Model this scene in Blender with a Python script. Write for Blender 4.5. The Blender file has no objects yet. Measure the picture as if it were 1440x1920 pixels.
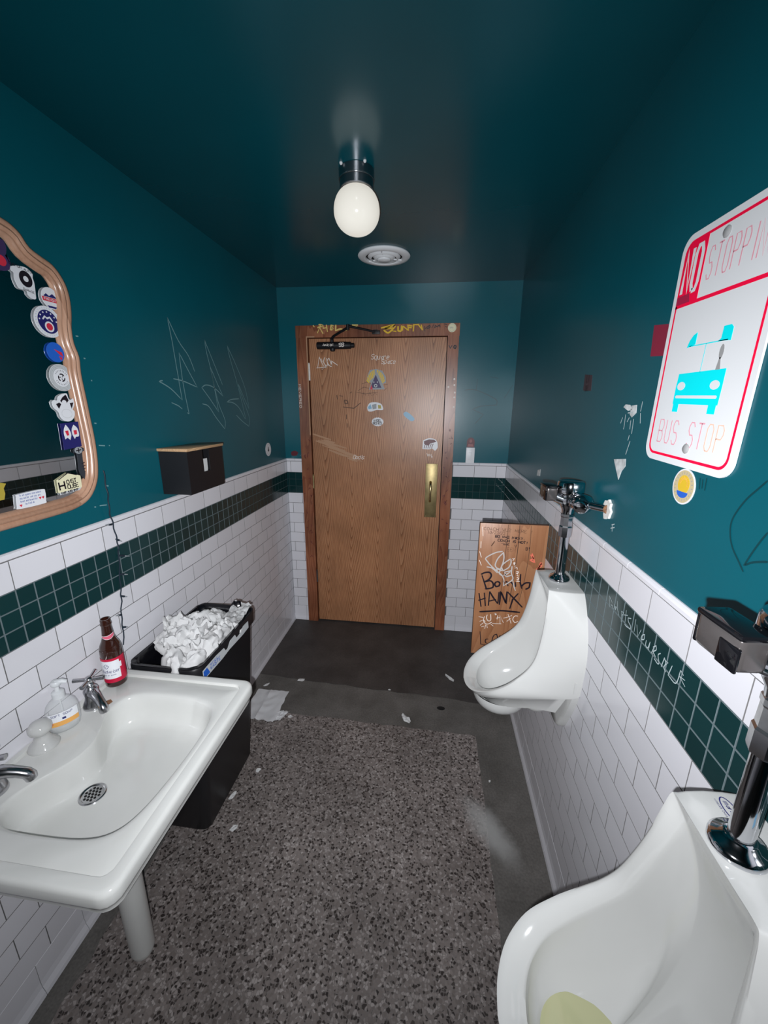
import bpy, bmesh, math, random
from mathutils import Vector, Matrix, noise

random.seed(7)
PI = math.pi
scene = bpy.context.scene
COL = scene.collection

# ------------------------------------------------------------------ camera
cam_data = bpy.data.cameras.new('camera')
cam = bpy.data.objects.new('camera', cam_data)
COL.objects.link(cam)
cam_data.sensor_fit = 'VERTICAL'
cam_data.sensor_height = 24.0
cam_data.lens = 739.3548 / 1920.0 * 24.0
cam_data.clip_start = 0.01
CAM_H = 1.6103
CAM_ROT = Matrix([[0.991861, -0.03997, 0.120885], [0.127099, 0.254744, -0.958619], [0.007521, 0.966182, 0.257751]])
cam.matrix_world = Matrix.Translation((0, 0, CAM_H)) @ CAM_ROT.to_4x4()
scene.camera = cam

# ------------------------------------------------------------------ world, flash, exposure
world = bpy.data.worlds.new('world')
scene.world = world
world.use_nodes = True
world.node_tree.nodes['Background'].inputs[0].default_value = (0.55, 0.65, 0.75, 1)
world.node_tree.nodes['Background'].inputs[1].default_value = 0.02
fl = bpy.data.lights.new('phone_flash', 'SPOT')
fl.energy = 92.0
fl.color = (0.93, 0.955, 1.0)
fl.spot_size = math.radians(158)
fl.spot_blend = 1.0
fl.shadow_soft_size = 0.006
flash = bpy.data.objects.new('phone_flash', fl)
COL.objects.link(flash)
flash.matrix_world = Matrix.Translation((-0.028, -0.01, CAM_H - 0.04)) @ CAM_ROT.to_4x4()
fb = fl.copy()                       # the flash's brighter central beam
fb.name = 'phone_flash_beam'
fb.energy = 64.0
fb.spot_size = math.radians(104)
beam = bpy.data.objects.new('phone_flash_beam', fb)
COL.objects.link(beam)
beam.matrix_world = flash.matrix_world
scene.view_settings.view_transform = 'Standard'
scene.view_settings.look = 'None'
scene.view_settings.gamma = 1.0
scene.view_settings.use_curve_mapping = False
scene.view_settings.exposure = -0.1

# ------------------------------------------------------------------ measured room (metres)
XL, XR, YB, H = -1.032, 0.474, 2.669, 2.336      # tile faces left / right / back, ceiling
LP, RP, BP = XL - 0.006, XR + 0.006, YB + 0.006   # painted faces
YR = -1.1                                          # wall behind the viewer
T_TOP = 1.256

# ------------------------------------------------------------------ materials
MATS = {}


def mat(name, color, rough=0.5, metal=0.0, spec=0.5, emit=None, emit_s=0.0, trans=0.0, ior=1.45, coat=0.0,
        var=0.0, noise_amt=0.0, noise_scale=8.0, bump=0.0, bump_scale=200.0, coat_rough=0.1, alpha=1.0):
    if name in MATS:
        return MATS[name]
    m = bpy.data.materials.new(name)
    m.use_nodes = True
    nt = m.node_tree
    b = nt.nodes['Principled BSDF']
    b.inputs['Base Color'].default_value = (*color, 1)
    b.inputs['Roughness'].default_value = rough
    b.inputs['Metallic'].default_value = metal
    b.inputs['Specular IOR Level'].default_value = spec
    b.inputs['IOR'].default_value = ior
    b.inputs['Transmission Weight'].default_value = trans
    b.inputs['Coat Weight'].default_value = coat
    b.inputs['Coat Roughness'].default_value = coat_rough
    b.inputs['Alpha'].default_value = alpha
    if emit:
        b.inputs['Emission Color'].default_value = (*emit, 1)
        b.inputs['Emission Strength'].default_value = emit_s
    tc = None
    if noise_amt or bump:
        tc = nt.nodes.new('ShaderNodeTexCoord')
    sock = None
    if noise_amt:
        n = nt.nodes.new('ShaderNodeTexNoise')
        n.inputs['Scale'].default_value = noise_scale
        n.inputs['Detail'].default_value = 6
        nt.links.new(tc.outputs['Object'], n.inputs['Vector'])
        mr = nt.nodes.new('ShaderNodeMapRange')
        mr.inputs['From Min'].default_value = 0.3
        mr.inputs['From Max'].default_value = 0.7
        mr.inputs['To Min'].default_value = 1 - noise_amt
        mr.inputs['To Max'].default_value = 1 + noise_amt
        nt.links.new(n.outputs['Fac'], mr.inputs['Value'])
        sock = mr.outputs['Result']
    if var:
        oi = nt.nodes.new('ShaderNodeObjectInfo')
        mr2 = nt.nodes.new('ShaderNodeMapRange')
        mr2.inputs['To Min'].default_value = 1 - var
        mr2.inputs['To Max'].default_value = 1 + var * 0.4
        nt.links.new(oi.outputs['Random'], mr2.inputs['Value'])
        if sock:
            mm = nt.nodes.new('ShaderNodeMath')
            mm.operation = 'MULTIPLY'
            nt.links.new(sock, mm.inputs[0])
            nt.links.new(mr2.outputs['Result'], mm.inputs[1])
            sock = mm.outputs[0]
        else:
            sock = mr2.outputs['Result']
    if sock:
        vm = nt.nodes.new('ShaderNodeVectorMath')
        vm.operation = 'SCALE'
        vm.inputs[0].default_value = color
        nt.links.new(sock, vm.inputs['Scale'])
        nt.links.new(vm.outputs[0], b.inputs['Base Color'])
    if bump:
        n2 = nt.nodes.new('ShaderNodeTexNoise')
        n2.inputs['Scale'].default_value = bump_scale
        n2.inputs['Detail'].default_value = 3
        nt.links.new(tc.outputs['Object'], n2.inputs['Vector'])
        bp = nt.nodes.new('ShaderNodeBump')
        bp.inputs['Strength'].default_value = bump
        bp.inputs['Distance'].default_value = 0.002
        nt.links.new(n2.outputs['Fac'], bp.inputs['Height'])
        nt.links.new(bp.outputs['Normal'], b.inputs['Normal'])
    MATS[name] = m
    return m


def ramp(nt, stops):
    r = nt.nodes.new('ShaderNodeValToRGB')
    cr = r.color_ramp
    while len(cr.elements) < len(stops):
        cr.elements.new(0.5)
    for e, (p, c) in zip(cr.elements, stops):
        e.position = p
        e.color = (*c, 1)
    return r


def wood_mat(name, dark, mid, light, grain_axis='z', k=1.0, rough=0.4, bands=9.0, stain=0.25, stretch=0.13, leaf=0.0):
    """plain-sliced veneer: contour lines of a stretched noise field give cathedral grain"""
    m = bpy.data.materials.new(name)
    m.use_nodes = True
    nt = m.node_tree
    L = nt.links.new
    b = nt.nodes['Principled BSDF']
    b.inputs['Roughness'].default_value = rough
    tc = nt.nodes.new('ShaderNodeTexCoord')
    mp = nt.nodes.new('ShaderNodeMapping')
    sc = {'z': (1, 1, stretch), 'x': (stretch, 1, 1), 'y': (1, stretch, 1)}[grain_axis]
    mp.inputs['Scale'].default_value = sc
    L(tc.outputs['Object'], mp.inputs['Vector'])
    n1 = nt.nodes.new('ShaderNodeTexNoise')
    n1.inputs['Scale'].default_value = 4.2 * k
    n1.inputs['Detail'].default_value = 1.5
    L(mp.outputs[0], n1.inputs['Vector'])
    mul = nt.nodes.new('ShaderNodeMath')
    mul.operation = 'MULTIPLY'
    mul.inputs[1].default_value = bands * 2.6
    L(n1.outputs['Fac'], mul.inputs[0])
    fr = nt.nodes.new('ShaderNodeMath')
    fr.operation = 'FRACT'
    L(mul.outputs[0], fr.inputs[0])
    if leaf:        # book-matched leaves: nested V lines, points down
        sx = nt.nodes.new('ShaderNodeSeparateXYZ')
        L(tc.outputs['Object'], sx.inputs[0])

        def M(op, a, b=None, c=None):
            q = nt.nodes.new('ShaderNodeMath')
            q.operation = op
            for i_, v_ in enumerate((a, b, c)):
                if v_ is None:
                    continue
                if isinstance(v_, (int, float)):
                    q.inputs[i_].default_value = v_
                else:
                    L(v_, q.inputs[i_])
            return q.outputs[0]
        nf = M('SUBTRACT', n1.outputs['Fac'], 0.5)
        xs = M('MULTIPLY_ADD', nf, 0.10, sx.outputs['X'])
        fx = M('FRACT', M('DIVIDE', M('ADD', xs, 5.03), leaf))
        ax = M('MULTIPLY', M('ABSOLUTE', M('SUBTRACT', fx, 0.5)), 2.0)
        t_ = M('SUBTRACT', M('MULTIPLY', M('POWER', ax, 1.25), 7.0), M('MULTIPLY', sx.outputs['Z'], 9.0))
        t_ = M('ADD', t_, M('MULTIPLY', nf, 11.0))
        L(M('MULTIPLY', t_, 1.0), fr.inputs[0])
    n2 = nt.nodes.new('ShaderNodeTexNoise')
    n2.inputs['Scale'].default_value = 120 * k
    n2.inputs['Detail'].default_value = 3
    mp2 = nt.nodes.new('ShaderNodeMapping')
    mp2.inputs['Scale'].default_value = tuple(0.03 if s != 1 else 1 for s in sc)
    L(tc.outputs['Object'], mp2.inputs['Vector'])
    L(mp2.outputs[0], n2.inputs['Vector'])
    add = nt.nodes.new('ShaderNodeMath')
    add.operation = 'MULTIPLY_ADD'
    add.inputs[1].default_value = 0.42 if leaf else 0.55
    L(n2.outputs['Fac'], add.inputs[0])
    mfr = nt.nodes.new('ShaderNodeMath')
    mfr.operation = 'MULTIPLY'
    mfr.inputs[1].default_value = 0.62 if leaf else 0.5
    L(fr.outputs[0], mfr.inputs[0])
    L(mfr.outputs[0], add.inputs[2])
    cr = ramp(nt, [(0.12, dark), (0.42, mid), (0.85, light)])
    L(add.outputs[0], cr.inputs['Fac'])
    n3 = nt.nodes.new('ShaderNodeTexNoise')
    n3.inputs['Scale'].default_value = 3.0
    n3.inputs['Detail'].default_value = 4
    L(tc.outputs['Object'], n3.inputs['Vector'])
    mr = nt.nodes.new('ShaderNodeMapRange')
    mr.inputs['From Min'].default_value = 0.3
    mr.inputs['From Max'].default_value = 0.7
    mr.inputs['To Min'].default_value = 1 - stain
    mr.inputs['To Max'].default_value = 1 + stain
    L(n3.outputs['Fac'], mr.inputs['Value'])
    vm = nt.nodes.new('ShaderNodeVectorMath')
    vm.operation = 'SCALE'
    L(cr.outputs['Color'], vm.inputs[0])
    L(mr.outputs['Result'], vm.inputs['Scale'])
    L(vm.outputs[0], b.inputs['Base Color'])
    MATS[name] = m
    return m


def smear(nt, tc, sock):
    """a dried cement smear on the floor border, mixed over the colour"""
    L = nt.links.new
    mp = nt.nodes.new('ShaderNodeMapping')
    mp.vector_type = 'TEXTURE'
    mp.inputs['Location'].default_value = (0.275, 1.225, 0)
    mp.inputs['Rotation'].default_value = (0, 0, -0.95)
    mp.inputs['Scale'].default_value = (0.155, 0.062, 1)
    nz = nt.nodes.new('ShaderNodeTexNoise')
    nz.inputs['Scale'].default_value = 22
    nz.inputs['Detail'].default_value = 5
    L(tc.outputs['Object'], nz.inputs['Vector'])
    ad = nt.nodes.new('ShaderNodeVectorMath')
    ad.operation = 'MULTIPLY_ADD'
    ad.inputs[1].default_value = (0.05, 0.05, 0)
    L(nz.outputs['Color'], ad.inputs[0])
    L(tc.outputs['Object'], ad.inputs[2])
    sb = nt.nodes.new('ShaderNodeVectorMath')
    sb.operation = 'SUBTRACT'
    sb.inputs[1].default_value = (0.025, 0.025, 0)
    L(ad.outputs[0], sb.inputs[0])
    L(sb.outputs[0], mp.inputs['Vector'])
    mul = nt.nodes.new('ShaderNodeVectorMath')
    mul.operation = 'MULTIPLY'
    mul.inputs[1].default_value = (1, 1, 0)
    L(mp.outputs[0], mul.inputs[0])
    ln = nt.nodes.new('ShaderNodeVectorMath')
    ln.operation = 'LENGTH'
    L(mul.outputs[0], ln.inputs[0])
    mr = nt.nodes.new('ShaderNodeMapRange')
    mr.interpolation_type = 'SMOOTHSTEP'
    mr.inputs['From Min'].default_value = 0.2
    mr.inputs['From Max'].default_value = 1.25
    mr.inputs['To Min'].default_value = 0.8
    mr.inputs['To Max'].default_value = 0.0
    L(ln.outputs['Value'], mr.inputs['Value'])
    mx = nt.nodes.new('ShaderNodeMix')
    mx.data_type = 'RGBA'
    mx.inputs['B'].default_value = (0.36, 0.36, 0.35, 1)
    L(mr.outputs['Result'], mx.inputs['Factor'])
    L(sock, mx.inputs['A'])
    return mx.outputs['Result']


def terrazzo_mat():
    m = bpy.data.materials.new('terrazzo')
    m.use_nodes = True
    nt = m.node_tree
    L = nt.links.new
    b = nt.nodes['Principled BSDF']
    tc = nt.nodes.new('ShaderNodeTexCoord')
    dn = nt.nodes.new('ShaderNodeTexNoise')
    dn.inputs['Scale'].default_value = 60
    L(tc.outputs['Object'], dn.inputs['Vector'])
    mx = nt.nodes.new('ShaderNodeVectorMath')
    mx.operation = 'MULTIPLY_ADD'
    mx.inputs[1].default_value = (0.012, 0.012, 0)
    L(dn.outputs['Color'], mx.inputs[0])
    L(tc.outputs['Object'], mx.inputs[2])
    v = nt.nodes.new('ShaderNodeTexVoronoi')
    v.inputs['Scale'].default_value = 135
    L(mx.outputs[0], v.inputs['Vector'])
    sep = nt.nodes.new('ShaderNodeSeparateColor')
    L(v.outputs['Color'], sep.inputs[0])
    cr = ramp(nt, [(0.0, (0.026, 0.019, 0.017)), (0.20, (0.044, 0.034, 0.030)), (0.28, (0.160, 0.134, 0.122)),
                   (0.70, (0.222, 0.190, 0.176)), (0.95, (0.36, 0.322, 0.305))])
    L(sep.outputs[0], cr.inputs['Fac'])
    v2 = nt.nodes.new('ShaderNodeTexVoronoi')
    v2.feature = 'DISTANCE_TO_EDGE'
    v2.inputs['Scale'].default_value = 135
    L(mx.outputs[0], v2.inputs['Vector'])
    mre = nt.nodes.new('ShaderNodeMapRange')
    mre.inputs['From Min'].default_value = 0.02
    mre.inputs['From Max'].default_value = 0.12
    L(v2.outputs['Distance'], mre.inputs['Value'])
    mixc = nt.nodes.new('ShaderNodeMix')
    mixc.data_type = 'RGBA'
    mixc.inputs['A'].default_value = (0.18, 0.158, 0.149, 1)
    L(mre.outputs['Result'], mixc.inputs['Factor'])
    L(cr.outputs['Color'], mixc.inputs['B'])
    # patches of grime with a shape of their own
    n3 = nt.nodes.new('ShaderNodeTexNoise')
    n3.inputs['Scale'].default_value = 3.5
    n3.inputs['Detail'].default_value = 5
    L(tc.outputs['Object'], n3.inputs['Vector'])
    mr = nt.nodes.new('ShaderNodeMapRange')
    mr.inputs['From Min'].default_value = 0.3
    mr.inputs['From Max'].default_value = 0.7
    mr.inputs['To Min'].default_value = 0.72
    mr.inputs['To Max'].default_value = 1.2
    L(n3.outputs['Fac'], mr.inputs['Value'])
    vm = nt.nodes.new('ShaderNodeVectorMath')
    vm.operation = 'SCALE'
    L(mixc.outputs['Result'], vm.inputs[0])
    L(mr.outputs['Result'], vm.inputs['Scale'])
    L(smear(nt, tc, vm.outputs[0]), b.inputs['Base Color'])
    b.inputs['Roughness'].default_value = 0.5
    bp = nt.nodes.new('ShaderNodeBump')
    bp.inputs['Strength'].default_value = 0.25
    bp.inputs['Distance'].default_value = 0.001
    L(sep.outputs[0], bp.inputs['Height'])
    L(bp.outputs['Normal'], b.inputs['Normal'])
    MATS['terrazzo'] = m
    return m


def concrete_mat(name, c0, c1, scale=5.0, rough=0.6):
    m = bpy.data.materials.new(name)
    m.use_nodes = True
    nt = m.node_tree
    L = nt.links.new
    b = nt.nodes['Principled BSDF']
    tc = nt.nodes.new('ShaderNodeTexCoord')
    n = nt.nodes.new('ShaderNodeTexNoise')
    n.inputs['Scale'].default_value = scale
    n.inputs['Detail'].default_value = 8
    n.inputs['Roughness'].default_value = 0.65
    L(tc.outputs['Object'], n.inputs['Vector'])
    cr = ramp(nt, [(0.3, c0), (0.7, c1)])
    L(n.outputs['Fac'], cr.inputs['Fac'])
    v = nt.nodes.new('ShaderNodeTexNoise')
    v.inputs['Scale'].default_value = 130
    v.inputs['Detail'].default_value = 3
    L(tc.outputs['Object'], v.inputs['Vector'])
    mr = nt.nodes.new('ShaderNodeMapRange')
    mr.inputs['From Min'].default_value = 0.3
    mr.inputs['From Max'].default_value = 0.7
    mr.inputs['To Min'].default_value = 0.8
    mr.inputs['To Max'].default_value = 1.18
    L(v.outputs['Fac'], mr.inputs['Value'])
    vm = nt.nodes.new('ShaderNodeVectorMath')
    vm.operation = 'SCALE'
    L(cr.outputs['Color'], vm.inputs[0])
    L(mr.outputs['Result'], vm.inputs['Scale'])
    L(smear(nt, tc, vm.outputs[0]), b.inputs['Base Color'])
    b.inputs['Roughness'].default_value = rough
    MATS[name] = m
    return m


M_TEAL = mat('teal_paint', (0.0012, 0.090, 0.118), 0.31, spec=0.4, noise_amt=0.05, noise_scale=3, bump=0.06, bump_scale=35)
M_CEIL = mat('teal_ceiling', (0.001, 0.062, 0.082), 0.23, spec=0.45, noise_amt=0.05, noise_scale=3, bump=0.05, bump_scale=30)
M_TILE = mat('white_tile', (0.71, 0.70, 0.735), 0.16, var=0.05)
M_GREEN = mat('green_tile', (0.006, 0.034, 0.036), 0.17, var=0.18)
M_GROUT = mat('dark_grout', (0.15, 0.145, 0.145), 0.85)
M_DGROUT = mat('dark_green_grout', (0.014, 0.04, 0.042), 0.7)
M_LGROUT = mat('grey_grout', (0.115, 0.15, 0.16), 0.8)
M_TERR = terrazzo_mat()
M_CONC = concrete_mat('concrete', (0.075, 0.07, 0.063), (0.15, 0.14, 0.13))
M_CONCD = concrete_mat('concrete_dark', (0.034, 0.030, 0.028), (0.072, 0.064, 0.060), 4)
M_OAK = wood_mat('oak_veneer', (0.14, 0.052, 0.021), (0.36, 0.155, 0.070), (0.45, 0.225, 0.115), k=1.0, rough=0.36, bands=13, leaf=0.182, stain=0.2)
M_FRAME = wood_mat('frame_wood', (0.13, 0.034, 0.015), (0.235, 0.075, 0.034), (0.31, 0.122, 0.06), k=2.2, rough=0.33, bands=5, stain=0.4)
M_MIRRORWOOD = wood_mat('mirror_wood', (0.27, 0.135, 0.085), (0.40, 0.225, 0.145), (0.50, 0.30, 0.205), k=1.2, rough=0.28, bands=2.5, stain=0.08)
M_PLY = wood_mat('panel_wood', (0.22, 0.085, 0.036), (0.295, 0.128, 0.058), (0.345, 0.163, 0.078), k=1.6, rough=0.4, bands=5, stain=0.14)
M_LID = wood_mat('lid_wood', (0.3, 0.17, 0.09), (0.42, 0.26, 0.14), (0.5, 0.33, 0.19), grain_axis='y', k=3, rough=0.45)
M_PORC = mat('porcelain', (0.50, 0.50, 0.485), 0.07, coat=0.3, noise_amt=0.02, noise_scale=4)
M_SINKP = mat('sink_porcelain', (0.62, 0.62, 0.595), 0.12, coat=0.2, noise_amt=0.035, noise_scale=7)
M_CHROME = mat('chrome', (0.62, 0.63, 0.66), 0.08, metal=1.0)
M_CHROME2 = mat('worn_chrome', (0.5, 0.5, 0.52), 0.2, metal=1.0, noise_amt=0.15, noise_scale=60)
M_BRASS = mat('dull_brass', (0.33, 0.26, 0.125), 0.42, metal=0.75, noise_amt=0.2, noise_scale=25)
M_BRASS2 = mat('bright_brass', (0.62, 0.5, 0.26), 0.25, metal=1.0)
M_STEEL = mat('brushed_steel', (0.30, 0.31, 0.33), 0.3, metal=1.0)
M_BLACK = mat('black_plastic', (0.008, 0.008, 0.010), 0.42)
M_BLACKM = mat('black_metal', (0.006, 0.006, 0.008), 0.5)
M_BAG = mat('black_bag', (0.004, 0.004, 0.006), 0.22, bump=0.5, bump_scale=30)
M_GLOSSBLK = mat('gloss_black', (0.004, 0.004, 0.005), 0.05)
M_SMOKE = mat('sensor_grey', (0.10, 0.09, 0.088), 0.16, metal=0.6)
M_WHITEP = mat('white_paint', (0.75, 0.75, 0.77), 0.4)
M_PAPER = mat('paper_towel', (0.60, 0.595, 0.59), 0.85, noise_amt=0.03, noise_scale=40, bump=0.15, bump_scale=300)
M_PAPERG = mat('grey_paper', (0.62, 0.62, 0.63), 0.85, noise_amt=0.05, noise_scale=20)
M_GLOBE = mat('opal_globe', (0.3, 0.3, 0.28), 0.12, emit=(1.0, 0.955, 0.85), emit_s=0.62)
M_SILVER = mat('mirror_silver', (0.86, 0.88, 0.88), 0.015, metal=1.0)
M_SIGNW = mat('sign_white', (0.74, 0.75, 0.76), 0.7, spec=0.2)
M_SIGNR = mat('sign_red', (0.95, 0.003, 0.055), 0.6, spec=0.2)
M_SIGNPINK = mat('sign_worn_red', (0.8, 0.35, 0.42), 0.6, spec=0.2)
M_SIGNOR = mat('sign_worn_orange', (0.86, 0.55, 0.42), 0.6, spec=0.2)
M_SIGNC = mat('sign_cyan', (0.0, 0.80, 0.86), 0.6, spec=0.2)
M_SIGNG = mat('sign_grey', (0.33, 0.33, 0.33), 0.5)
M_SCRATCH = mat('scratch_pale', (0.16, 0.30, 0.32), 0.6)
M_SCRATCHT = mat('scratch_white', (0.45, 0.52, 0.53), 0.6)
M_INK = mat('black_ink', (0.012, 0.008, 0.014), 0.4)
M_INKD = mat('dark_teal_ink', (0.001, 0.04, 0.05), 0.4)
M_INKBR = mat('brown_ink', (0.09, 0.04, 0.02), 0.5)
M_INKW = mat('white_ink', (0.8, 0.72, 0.66), 0.5)
M_INKS = mat('silver_ink', (0.48, 0.45, 0.43), 0.35)
M_INKP = mat('pink_ink', (0.72, 0.16, 0.10), 0.5)
M_YEL = mat('yellow_paint', (0.75, 0.47, 0.02), 0.5)
M_YELP = mat('pale_yellow_paint', (0.72, 0.52, 0.16), 0.5)
M_RUB = mat('rubbed_wood', (0.44, 0.25, 0.145), 0.6)
M_GLASSB = mat('amber_glass', (0.030, 0.009, 0.006), 0.06, coat=0.6, coat_rough=0.03)
M_RED = mat('label_red', (0.5, 0.006, 0.04), 0.4)
M_NAVY = mat('print_navy', (0.02, 0.02, 0.13), 0.35)
M_BLUE = mat('print_blue', (0.02, 0.12, 0.55), 0.3)
M_LBLUE = mat('print_light_blue', (0.22, 0.42, 0.58), 0.4)
M_PRED = mat('print_red', (0.62, 0.03, 0.06), 0.35)
M_MAROON = mat('print_maroon', (0.10, 0.012, 0.022), 0.4)
M_PPURP = mat('print_purple', (0.05, 0.03, 0.10), 0.4)
M_PGREY = mat('print_grey', (0.3, 0.32, 0.34), 0.4)
M_LGREY = mat('print_light_grey', (0.55, 0.57, 0.58), 0.4)
M_PWHITE = mat('print_white', (0.74, 0.75, 0.78), 0.35)
M_CREAM = mat('print_cream', (0.78, 0.74, 0.50), 0.4)
M_GOLD = mat('print_gold', (0.42, 0.33, 0.05), 0.4)
M_SUNY = mat('print_yellow', (0.70, 0.46, 0.03), 0.4)
M_ORANGE = mat('print_orange', (0.75, 0.38, 0.10), 0.4)
M_CLEAR = mat('clear_plastic', (0.8, 0.82, 0.83), 0.05, alpha=0.28)
M_FROST = mat('frosted_plastic', (0.78, 0.80, 0.81), 0.3, alpha=0.62)
M_SOAP = mat('clear_soap', (0.78, 0.80, 0.78), 0.08, alpha=0.4)
M_URINE = mat('pale_yellow_water', (0.40, 0.40, 0.235), 0.03)
M_CABLE = mat('dark_green_cable', (0.012, 0.022, 0.035), 0.5)
M_TORN = mat('torn_paper', (0.55, 0.57, 0.57), 0.8, noise_amt=0.3, noise_scale=60)
M_PLASTER = mat('plaster', (0.72, 0.70, 0.66), 0.85, noise_amt=0.1, noise_scale=60)
M_RUST = mat('rust', (0.25, 0.12, 0.06), 0.8, noise_amt=0.3, noise_scale=80)
M_DARK = mat('near_black', (0.006, 0.006, 0.006), 0.8)
M_VENT = mat('vent_white', (0.8, 0.82, 0.84), 0.4)


# ------------------------------------------------------------------ frames: flat or round surfaces to draw on
class Frame:
    def __init__(self, o, ux, uy):
        self.o, self.ux, self.uy = Vector(o), Vector(ux).normalized(), Vector(uy).normalized()
        self.n = self.ux.cross(self.uy)

    def p(self, u, v, w=0.0):
        return self.o + self.ux * u + self.uy * v + self.n * w

    def sub(self, u, v, ang=0.0, w=0.0):
        c, s = math.cos(ang), math.sin(ang)
        return Frame(self.p(u, v, w), self.ux * c + self.uy * s, self.uy * c - self.ux * s)


class RoundFrame:
    def __init__(self, c, r, a0, rb=None, rot=0.0):
        self.c, self.r, self.a0, self.rb, self.rot = Vector(c), r, a0, rb or r, rot

    def p(self, u, v, w=0.0):
        a = self.a0 + u / self.r
        x, y = (self.r + w) * math.cos(a), (self.rb + w) * math.sin(a)
        c, s = math.cos(self.rot), math.sin(self.rot)
        return self.c + Vector((x * c - y * s, x * s + y * c, v))


F_LEFT = Frame((LP, 0, 0), (0, 1, 0), (0, 0, 1))
F_RIGHT = Frame((RP, 0, 0), (0, -1, 0), (0, 0, 1))
F_RTILE = Frame((XR, 0, 0), (0, -1, 0), (0, 0, 1))
F_BACK = Frame((0, BP, 0), (1, 0, 0), (0, 0, 1))
NEG = lambda pts: [(-a, b) for a, b in pts]


# ------------------------------------------------------------------ mesh builder
class MB:
    def __init__(self):
        self.v, self.f = [], []

    def add(self, vs, fs):
        o = len(self.v)
        self.v += [tuple(x) for x in vs]
        self.f += [tuple(i + o for i in f) for f in fs]
        return self

    def box(self, a, b):
        (x0, y0, z0), (x1, y1, z1) = a, b
        return self.add([(x0, y0, z0), (x1, y0, z0), (x1, y1, z0), (x0, y1, z0), (x0, y0, z1), (x1, y0, z1), (x1, y1, z1), (x0, y1, z1)],
                        [(0, 3, 2, 1), (4, 5, 6, 7), (0, 1, 5, 4), (1, 2, 6, 5), (2, 3, 7, 6), (3, 0, 4, 7)])

    def rbox(self, c, size, r=0.004, rotz=0.0, segs=2):
        bm = bmesh.new()
        bmesh.ops.create_cube(bm, size=1.0)
        bmesh.ops.scale(bm, vec=size, verts=bm.verts)
        bmesh.ops.bevel(bm, geom=list(bm.edges), offset=r, segments=segs, affect='EDGES', profile=0.5)
        bmesh.ops.transform(bm, matrix=Matrix.Translation(c) @ Matrix.Rotation(rotz, 4, 'Z'), verts=bm.verts)
        bm.verts.index_update()
        self.add([v.co[:] for v in bm.verts], [[v.index for v in f.verts] for f in bm.faces])
        bm.free()
        return self

    def loft(self, loops, closed=True, cap0=False, cap1=False, flip=False):
        n = len(loops[0])
        vs = [p for l in loops for p in l]
        fs = []
        for i in range(len(loops) - 1):
            for j in range(n if closed else n - 1):
                k = (j + 1) % n
                q = (i * n + j, i * n + k, (i + 1) * n + k, (i + 1) * n + j)
                fs.append(q[::-1] if flip else q)
        if cap0:
            q = tuple(range(n))
            fs.append(q if flip else q[::-1])
        if cap1:
            q = tuple((len(loops) - 1) * n + j for j in range(n))
            fs.append(q[::-1] if flip else q)
        return self.add(vs, fs)

    def lathe(self, prof, c=(0, 0, 0), segs=28, axis='z', direction=None, cap0=True, cap1=True):
        """prof: (radius, height) along the axis from c"""
        d = Vector(direction).normalized() if direction else Vector({'x': (1, 0, 0), 'y': (0, 1, 0), 'z': (0, 0, 1)}[axis])
        a = d.orthogonal().normalized()
        b = d.cross(a)
        c = Vector(c)
        loops = [[c + d * h + (a * math.cos(2 * PI * j / segs) + b * math.sin(2 * PI * j / segs)) * max(r, 1e-5) for j in range(segs)] for r, h in prof]
        return self.loft(loops, True, cap0, cap1)

    def cyl(self, p0, p1, r0, r1=None, segs=20):
        p0, p1 = Vector(p0), Vector(p1)
        return self.lathe([(r0, 0), (r1 if r1 is not None else r0, (p1 - p0).length)], p0, segs, direction=p1 - p0)

    def tube(self, pts, r, segs=10):
        pts = [Vector(p) for p in pts]
        loops = []
        prev = None
        for i, p in enumerate(pts):
            d = (pts[min(i + 1, len(pts) - 1)] - pts[max(i - 1, 0)]).normalized()
            if prev is None:
                a = d.orthogonal().normalized()
            else:
                a = (prev - d * prev.dot(d)).normalized()
            prev = a
            b = d.cross(a)
            rr = r[i] if isinstance(r, (list, tuple)) else r
            loops.append([p + (a * math.cos(2 * PI * j / segs) + b * math.sin(2 * PI * j / segs)) * rr for j in range(segs)])
        return self.loft(loops, True, True, True)

    def ribbon(self, fr, pts, width, w=0.0006, taper=True):
        """a drawn stroke lying on a frame"""
        n = len(pts)
        if n < 2:
            return self
        vs = []
        for i, (u, v) in enumerate(pts):
            a = pts[max(i - 1, 0)]
            b = pts[min(i + 1, n - 1)]
            dx, dy = b[0] - a[0], b[1] - a[1]
            L = math.hypot(dx, dy) or 1e-6
            if L < width * 0.6 and 0 < i < n - 1:
                dx, dy = u - a[0], v - a[1]
                L = math.hypot(dx, dy) or 1e-6
            nx, ny = -dy / L * width / 2, dx / L * width / 2
            k = 0.7 if taper and i in (0, n - 1) else 1.0
            vs += [fr.p(u + nx * k, v + ny * k, w), fr.p(u - nx * k, v - ny * k, w)]
        return self.add(vs, [(2 * i, 2 * i + 1, 2 * i + 3, 2 * i + 2) for i in range(n - 1)])

    def strokes(self, fr, lines, width, w=0.0006, du=1.0):
        for i, l in enumerate(lines):
            pts = smooth2(l) if len(l) > 3 else l
            self.ribbon(fr, [(a * du, b) for a, b in pts], width, w + i * 0.00002)
        return self

    def poly(self, fr, pts, w0=0.0, w1=0.001):
        n = len(pts)
        area = sum(pts[i][0] * pts[(i + 1) % n][1] - pts[(i + 1) % n][0] * pts[i][1] for i in range(n))
        if area < 0:
            pts = pts[::-1]
        vs = [fr.p(u, v, w1) for u, v in pts] + [fr.p(u, v, w0) for u, v in pts]
        fs = [tuple(range(n))] + [(i, n + i, n + (i + 1) % n, (i + 1) % n) for i in range(n)]
        return self.add(vs, fs)

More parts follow.
